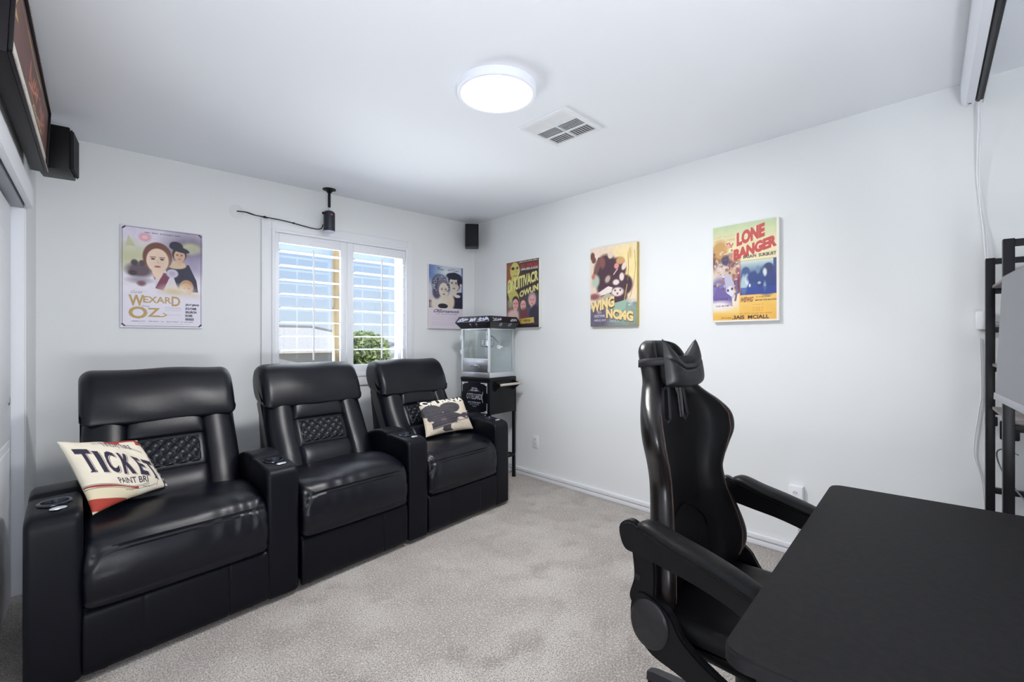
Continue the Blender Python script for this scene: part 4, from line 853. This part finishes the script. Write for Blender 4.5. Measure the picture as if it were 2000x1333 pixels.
gb = back_shell().build('backrest', [CHAIRL, CHAIRS], gc, auto=60)
for sx in (-1, 1):
    ol = [(sx * .030, 1.085), (sx * .062, 1.075), (sx * .076, .99), (sx * .056, .975), (sx * .032, .985)]; c = MB()
    rings = [[(a_[0], y_, a_[1]) for a_ in ol] for y_ in (-.1, .10)] + [[(a_[0] + sx * (.15 if abs(a_[0]) > .05 else 0), .205, a_[1]) for a_ in ol]]
    c.add(sum(rings, []), [(r * 5 + k, r * 5 + (k + 1) % 5, r * 5 + 5 + (k + 1) % 5, r * 5 + 5 + k) for r in (0, 1) for k in range(5)] + [(0, 1, 2, 3, 4), (10, 11, 12, 13, 14)])
    co = c.build('cutter', CHAIRL); co.parent = gc
    bpy.context.view_layer.update(); bool_cut(gb, co)
    s = MB(); pts = [(sx * .032, 1.085), (sx * .066, 1.075), (sx * .078, .99), (sx * .058, .975), (sx * .038, .985)]; cx_ = sum(a_[0] for a_ in pts) / 5; cz_ = sum(a_[1] for a_ in pts) / 5
    for yy in (.092,): 
        P3 = [(a_[0] + (a_[0] - cx_) * .12, yy + .1 * (a_[1] - 1.0), a_[1] + (a_[1] - cz_) * .06) for a_ in pts]; s.tube(P3 + [P3[0]], .0055, 8)
    s.build('slot_ring', mat('ring_black', (24, 24, 28), .3), gb)
# stitching and seams along the front bolsters
def front_pt(u, z, off=.0):
    hw, yc, dp, bo = itp(z, TB); au = abs(u); yy = -dp / 2 * (1 - au ** 5) ** .6 - bo * au ** 2.2 - .022 * max(0, math.sin(PI * min(1, max(0, (au - .5) / .5)))) ** .6 * min(1, bo / .05) + .008 * math.exp(-((au - .5) / .04) ** 2)
    return (u * hw, yc + yy - off, z)
for sx in (-1, 1):
    m = MB(); m.tube([front_pt(sx * .86, z, .003) for z in np.linspace(.50, 1.02, 60)], .0014, 5); m.tube([front_pt(sx * .5, z, .001) for z in np.linspace(.50, 1.16, 60)], .0016, 5); m.build('stitching', mat('stitch_brown', (74, 50, 44), .6), gb)
# centre panel arc seam
m = MB(); m.tube([front_pt(.48 * math.sin(a_), .60 + .10 * math.cos(a_), .003) for a_ in np.linspace(-1.5, 1.5, 40)], .0022, 6); m.build('seam', CHAIRL, gb)
# headrest pillow with two ears
V = []; nu, nv = 48, 40
def ear(u): return .045 * max(0, (abs(u) - .45) / .55) ** 1.3 * (1 if abs(u) <= 1 else 0)
PB, PT = 1.085, 1.185
for sg in (-1, 1):
    for j in range(nv + 1):
        for i in range(nu + 1):
            u = i / nu * 2 - 1; v = j / nv; hwp = .112; top = PT + .06 * max(0, (abs(u) - .25) / .75) ** 1.4; bot = PB - .0 + .012 * u * u
            z = bot + (top - bot) * v; th = .042 * max(0, (1 - abs(u) ** 5)) ** .5 * max(0, 1 - abs(2 * v - 1) ** 4) ** .5 * (1 - .35 * v)
            th *= 1 - .25 * math.exp(-((v - .62) / .03) ** 2)
            V.append((u * hwp, .062 + .1 * (z - 1.1) + sg * th + .0, z))
F = [(b_ + j * (nu + 1) + i, b_ + j * (nu + 1) + i + 1, b_ + (j + 1) * (nu + 1) + i + 1, b_ + (j + 1) * (nu + 1) + i) for b_ in (0, (nu + 1) * (nv + 1)) for j in range(nv) for i in range(nu)]
m = MB(); m.add(V, F, 0, True); hpil = m.build('headrest_pillow', mat('pillow_leather', (24, 24, 26), .45, bump=[(380, .15, .001, 'v')]), gc, auto=60)
m = MB(); zz = 1.168; loop = [(.140 * math.cos(q), .118 + (.072 if math.sin(q) > 0 else .080) * math.sin(q), zz - .01 * math.sin(q)) for q in [2 * PI * i / 40 for i in range(41)]]
vv = []; 
for (x_, y_, z_) in loop: vv += [(x_, y_, z_ - .012), (x_, y_, z_ + .012)]
m.add(vv, [(2 * i, 2 * i + 2, 2 * i + 3, 2 * i + 1) for i in range(40)], 0, True); sb = m.build('strap', mat('elastic_black', (18, 18, 22), .7), hpil)
sm = sb.modifiers.new('t', 'SOLIDIFY'); sm.thickness = .003
# seat
sp = catmull([(-.46, .39), (-.485, .42), (-.46, .455), (-.36, .475), (-.1, .47), (.02, .465), (.07, .43), (.06, .39), (-.2, .38)], 8, True)
m = puff(sp, .50, .04, 30, 100, lambda x_, y, z, q: (.022 * max(0, abs(x_) / .25 - .6) if z > .44 else 0)); m.build('seat', CHAIRL, gc)
# hinge side plates with round covers
for sx in (-1, 1):
    M = Matrix.Identity(4)
    pl = catmull([(.07, .51), (.03, .535), (-.04, .505), (-.09, .44), (-.20, .385), (-.31, .355), (-.36, .34), (-.375, .315), (-.33, .30), (-.20, .32), (-.06, .35), (.02, .37), (.075, .43)], 6, True)
    m = MB(); x0 = sx * .262; m.prism(pl, min(x0, x0 + sx * .028), max(x0, x0 + sx * .028), 'x', bev=.006); hp_ = m.build('hinge_plate', BLACKPL, gc)
    m = MB(); m.lathe([(.0001, .030), (.058, .030), (.064, .026), (.066, .018), (.066, 0)], 48, Matrix.Translation((sx * .268, .015, .452)) @ Matrix.Rotation(sx * PI / 2, 4, 'Y') @ Matrix.Diagonal((1.05, .9, 1, 1))); m.build('hinge_cover', mat('cover_plastic', (26, 26, 30), .38), hp_)
# recline lever on the camera side
m = MB(); m.prism(catmull([(-.20, .37), (-.215, .39), (-.24, .38), (-.32, .305), (-.325, .28), (-.30, .275), (-.24, .31)], 6, True), -.315, -.292, 'x', bev=.006); m.build('recline_lever', mat('lever_black', (34, 36, 42), .4), gc)
# arms: padded curve linked from the backrest down to the seat
for sx in (-1, 1):
    X = sx * .315
    pad = catmull([(.02, .722), (-.005, .730), (-.07, .712), (-.15, .694), (-.24, .668), (-.31, .635), (-.35, .59)], 8)
    V = []; F = []; n = 16; R = len(pad)
    for i, (y, z) in enumerate(pad):
        a_ = pad[max(i - 1, 0)]; b_ = pad[min(i + 1, R - 1)]; tx, tz = b_[0] - a_[0], b_[1] - a_[1]; L_ = math.hypot(tx, tz) or 1; nx_, nz_ = -tz / L_, tx / L_
        if nz_ < 0: nx_, nz_ = -nx_, -nz_
        k = i / (R - 1); w_ = (.026 + .014 * math.sin(PI * min(1, k * 1.25)) ** .7) * (min(1, .45 + k * 12) if k < .05 else 1) * (min(1, .6 + (1 - k) * 8) if k > .95 else 1); h_ = .018
        for j in range(n):
            q = 2 * PI * j / n; cc, ss = math.cos(q), math.sin(q); V.append((X + w_ * abs(cc) ** .7 * (1 if cc > 0 else -1), y + nx_ * h_ * ss, z + nz_ * h_ * ss))
    F = [(i * n + j, i * n + (j + 1) % n, (i + 1) * n + (j + 1) % n, (i + 1) * n + j) for i in range(R - 1) for j in range(n)] + [tuple(range(n)), tuple((R - 1) * n + j for j in range(n))]
    # structural arm beneath: from hinge on the backrest forward, curving down to the seat edge
    out_ = catmull([(.088, .69), (.085, .72), (.055, .738), (.01, .722), (-.07, .698), (-.17, .676), (-.27, .648), (-.348, .585), (-.37, .50), (-.36, .40), (-.32, .40), (-.325, .49), (-.31, .545), (-.24, .595), (-.14, .625), (-.04, .64), (.03, .65), (.07, .655)], 6, True)
    m = MB(); m.prism(out_, X - .017, X + .017, 'x', bev=.007, seg=3); ar = m.build('armrest', mat('arm_plastic', (9, 9, 13), .32, spec=.3), gc)
    m = MB(); m.add(V, F, 0, True); m.build('arm_pad', CHAIRL, ar)
    m = MB(); m.prism(catmull([(.085, .69), (.075, .62), (.07, .56), (.085, .50), (.06, .475), (.01, .49), (.0, .6), (.02, .68), (.05, .70)], 6, True), min(sx * .255, sx * .285), max(sx * .255, sx * .285), 'x', bev=.006); m.build('arm_bracket', BLACKPL, ar)
    m = MB(); m.lathe([(.0001, .004), (.007, .004), (.009, 0)], 16, Matrix.Translation((sx * .285, .055, .565)) @ Matrix.Rotation(sx * PI / 2, 4, 'Y')); m.build('bolt', mat('bolt_dark', (8, 8, 10), .6), ar)
    m = MB(); m.box((min(sx * .22, sx * .34), -.365, .40), (max(sx * .22, sx * .34), -.325, .425), .004); m.build('arm_mount', BLACKM, ar)
# tilt mechanism, gas lift, star base
BY = -.13
m = MB(); m.box((-.13, BY - .16, .335), (.13, BY + .12, .378), .008); m.build('tilt_mechanism', BLACKM, gc)
m = MB(); m.lathe([(.0001, .12), (.027, .12), (.027, .28), (.018, .285), (.018, .34), (.0001, .34)], 24, Matrix.Translation((0, BY, 0))); m.build('gas_lift', mat('lift_black', (20, 20, 22), .3), gc)
bs = MB(); bs.lathe([(.0001, .07), (.045, .07), (.05, .11), (.04, .135), (.0001, .135)], 24, Matrix.Translation((0, BY, 0))); base = bs.build('hub', BLACKPL, gc)
A0 = 88
for k in range(5):
    q = math.radians(A0 + 72 * k); M = Matrix.Translation((0, BY, 0)) @ rotz(q)
    m = MB(); V = []
    for x_, w_, z0, z1 in ((.03, .030, .07, .125), (.18, .024, .075, .115), (.30, .020, .07, .10), (.325, .018, .065, .092)): V += [(x_, -w_, z0), (x_, w_, z0), (x_, w_ * .75, z1), (x_, -w_ * .75, z1)]
    F = [(i * 4 + j, i * 4 + (j + 1) % 4, i * 4 + 4 + (j + 1) % 4, i * 4 + 4 + j) for i in range(3) for j in range(4)] + [(0, 1, 2, 3), (12, 13, 14, 15)]
    m.add([tuple(M @ Vector(v)) for v in V], F); lg = m.build('leg', mat('base_nylon', (30, 30, 38), .4), gc)
    cs = MB()
    for s_ in (-1, 1): cs.lathe([(.0001, .010), (.022, .010), (.028, .006), (.029, 0), (.028, -.006), (.0001, -.008)], 28, M @ Matrix.Translation((.305, s_ * .021, .029)) @ Matrix.Rotation(PI / 2, 4, 'X'))
    cs.box((.285, -.012, .03), (.325, .012, .068), .005, M=M); cs.build('caster', BLACKPL, lg)

# ------------------------------------------------------------------ DESK
DA = math.radians(5.5); P2 = Vector((-2.282, -3.524)); DLn, DDp = 1.122, .60
dk = thing('desk', 'black rectangular desk filling the lower right foreground', 'desk', (P2.x, P2.y, 0), DA)   # x along the edge facing the room, y negative away
def rrect(x0, y0, x1, y1, r, n=8):
    P = []
    for cx, cy, a0 in ((x1 - r, y1 - r, 0), (x0 + r, y1 - r, 90), (x0 + r, y0 + r, 180), (x1 - r, y0 + r, 270)):
        for i in range(n + 1): q = math.radians(a0 + 90 * i / n); P.append((cx + r * math.cos(q), cy + r * math.sin(q)))
    return P
MB().prism(rrect(-.012, -DDp, DLn + .012, .012, .035), .722, .75, 'z', bev=.004, seg=3).build('tabletop', DESKM, dk)
for x_ in (.05, DLn - .05):
    for y_ in (-.05, -DDp + .05):
        m = MB(); m.box((x_ - .02, y_ - .02, 0), (x_ + .02, y_ + .02, .722), .004); m.build('leg', BLACKM, dk)
m = MB(); m.box((.07, -DDp + .04, .67), (DLn - .07, -DDp + .06, .72), .002).box((.04, -DDp + .07, .675), (.06, -.07, .72), .002).box((DLn - .06, -DDp + .07, .675), (DLn - .04, -.07, .72), .002).box((.04, -DDp + .07, .10), (.06, -.07, .13), .002).box((DLn - .06, -DDp + .07, .10), (DLn - .04, -.07, .13), .002)
m.build('frame', BLACKM, dk)

# ------------------------------------------------------------------ RACK beside the desk, on the front wall
rk = thing('shelf_rack', 'tall black metal rack with grey boards against the right wall', 'shelf', (-.085, -3.755, 0), math.radians(6.6))
def rail(m, a_, b_, s_=.013): m.box([min(a_[i], b_[i]) - s_ for i in range(3)], [max(a_[i], b_[i]) + s_ for i in range(3)], .002)
RD_ = .36; RWd = .52; FX = (0, -RWd)
zr = [1.585, 1.455, 1.285, 1.113, .925, .58, .2]
for i, x_ in enumerate(FX):
    m = MB(); m.box((x_ - .015, -.015, 0), (x_ + .015, .015, 1.60), .002); m.build('post', mat('rack_black', (12, 9, 16), .4, spec=.3), rk)
    m = MB(); m.box((x_ - .015, -RD_ - .015, 0), (x_ + .015, -RD_ + .015, 1.60), .002); m.build('post', mat('rack_black'), rk)
    for z_ in zr: m = MB(); m.box((x_ - .012, -RD_ + .015, z_ - .012), (x_ + .012, -.015, z_ + .012), .001); m.build('side_rail', mat('rack_black'), rk)
for z_ in (1.455, 1.113, .925, .2):
    m = MB(); m.box((-RWd + .016, -RD_ + .01, z_ + .012), (-.016, -.005, z_ + .024), .002); m.build('shelf_board', mat('board_grey', (150, 142, 142), .6, var=(14, (128, 118, 118), .4, .6)), rk)
for z_ in (1.585, 1.285, .58): m = MB(); m.box((-RWd + .016, -RD_ - .012, z_ - .01), (-.016, -RD_ + .012, z_ + .01), .001); m.build('back_rail', mat('rack_black'), rk)

# monitor on the desk, facing the chair
mo = thing('computer_monitor', 'grey blank computer monitor at the right edge, above the desk', 'monitor', (-1.205, -3.80, 0), math.radians(9))
Wm, Hm = .56, .335; zc_ = 1.245; TM = Matrix.Translation((0, 0, zc_)) @ Matrix.Rotation(math.radians(2.5), 4, 'X')
m = MB(); m.box((-Wm, -.03, -Hm / 2), (0, -.002, Hm / 2), .003, M=TM); m.build('housing', BLACKPL, mo)
m = MB(); m.box((-Wm + .006, -.003, -Hm / 2 + .018), (-.004, -.0005, Hm / 2 - .004), M=TM); m.build('screen', mat('screen_grey', (104, 106, 112), .35), mo)
m = MB(); m.box((-Wm, -.003, -Hm / 2), (0, .0015, -Hm / 2 + .018), .001, M=TM); m.build('chin', mat('chin_grey', (150, 150, 158), .4), mo)
m = MB(); m.tube([(-.20, -.25, .752), (-.20, -.25, 1.29)], .017, 20); m.build('stand_pole', BLACKM, mo)
m = MB(); m.box((-.245, -.285, .7505), (-.155, -.205, .765), .004); m.build('stand_base', BLACKPL, mo)
m = MB(); m.box((-.225, -.24, 1.225), (-.175, -.075, 1.262), .006).box((-.26, -.078, 1.19), (-.14, -.045, 1.30), .004).box((-.24, -.05, 1.21), (-.16, -.022, 1.28), .003); m.build('stand_arm', BLACKPL, mo)

# bits plugged in around the rack
def bx(name, a_, c_, mt, label, cat, bev=.004): return tag(MB().box(a_, c_, bev).build(name, mt), label, cat)
t = thing('plug_hub', 'small white plug-in box on the right wall beside the rack post', 'adapter', (-.035, -3.73, 1.33))
MB().box((-.022, -.022, -.042), (.034, .022, .042), .006).build('body', WHITEP, t)
m = MB(); m.tube([(0, -.02, .016), (0, -.14, .016)], .0022, 6).tube([(0, -.02, -.018), (0, -.14, -.018)], .0022, 6); m.build('wire', WHITEP, t)
t = thing('power_adapter', 'black power adapter hanging beside the rack below the grey boards', 'adapter', (-.10, -3.815, .85))
MB().box((-.02, -.03, -.04), (.02, .03, .04), .006).build('body', BLACKPL, t); MB().tube(catmull([(0, 0, -.04), (.01, .01, -.12), (-.01, 0, -.2)], 6), .004, 8).build('cord', BLACKPL, t)
tag(MB().box((-.075, -3.778, .86), (-.04, -3.738, .90), .004).build('power_plug', mat('plug_dark', (40, 40, 44), .5)), 'small dark plug on the rear rack post below the grey shelf', 'plug')

# ------------------------------------------------------------------ PROJECTOR SCREEN CASE under the ceiling
ps = thing('projection_screen', 'white ceiling-mounted projection screen case in the upper right corner', 'projection screen', (-.072, -3.66, 0), math.radians(5.6))
LS = 2.3
m = MB(); prof = [(.0, 2.335), (-.004, 2.315), (-.016, 2.302), (-.044, 2.302), (-.044, 2.31), (-.046, 2.41), (-.01, 2.41), (0, 2.40)]
m.prism(prof, -LS, 0, 'x', bev=.001); 
m.build('case', mat('case_white', (226, 228, 236), .35), ps)
m = MB(); m.box((-LS, -.073, 2.318), (-.004, -.045, 2.40)); m.build('slot', mat('slot_dark', (42, 38, 40), .5), ps)
m = MB(); m.box((-LS, -.074, 2.302), (0, -.071, 2.42), .001).box((-LS, -.073, 2.40), (0, 0, 2.43), .002); m.build('rear_flange', ALU, ps)
m = MB(); m.box((-LS + .05, -.062, 2.306), (-.02, -.050, 2.322), .002); m.build('bottom_bar', BLACKM, ps)
m = MB(); m.box((-.035, -.034, 2.3005), (-.030, -.022, 2.3025)); m.build('screw_slot', BLACKM, ps)
for x_ in (-.3, -1.9): MB().box((x_ - .03, -.07, 2.43), (x_ + .03, -.005, 2.44), .001).build('mounting_bracket', ALU, ps)
pts = catmull([(-.075, -3.722, 2.31), (-.06, -3.718, 2.2), (-.02, -3.712, 2.0), (-.015, -3.722, 1.85), (-.02, -3.732, 1.74), (-.03, -3.74, 1.60)], 8)
m = MB(); m.tube(pts, .0035, 8); m.tube([(p_[0] + .006 * math.sin(i * .25), p_[1] - .009 * abs(math.sin(i * .13)), p_[2]) for i, p_ in enumerate(pts)], .003, 8)
tag(m.build('white_cable', WHITEP), 'pair of white cables hanging from the projection screen case down to the rack', 'cable')
pts = catmull([(-.01, -3.72, 1.25), (-.01, -3.725, 1.0), (-.012, -3.715, .9), (-.012, -3.70, .72), (-.012, -3.725, .6), (-.012, -3.74, .4)], 8)
tag(MB().tube(pts, .0028, 8).build('white_cable', WHITEP), 'white cable looping down the right wall behind the rack post', 'cable')
pts = catmull([(-.10, -3.84, .75), (-.06, -3.79, .76), (-.06, -3.775, .73), (-.12, -3.80, .66), (-.20, -3.86, .58)], 8)
tag(MB().tube(pts, .003, 8).build('grey_cable', mat('cable_grey', (110, 112, 118), .5)), 'grey cable curling between the two front posts of the rack', 'cable')
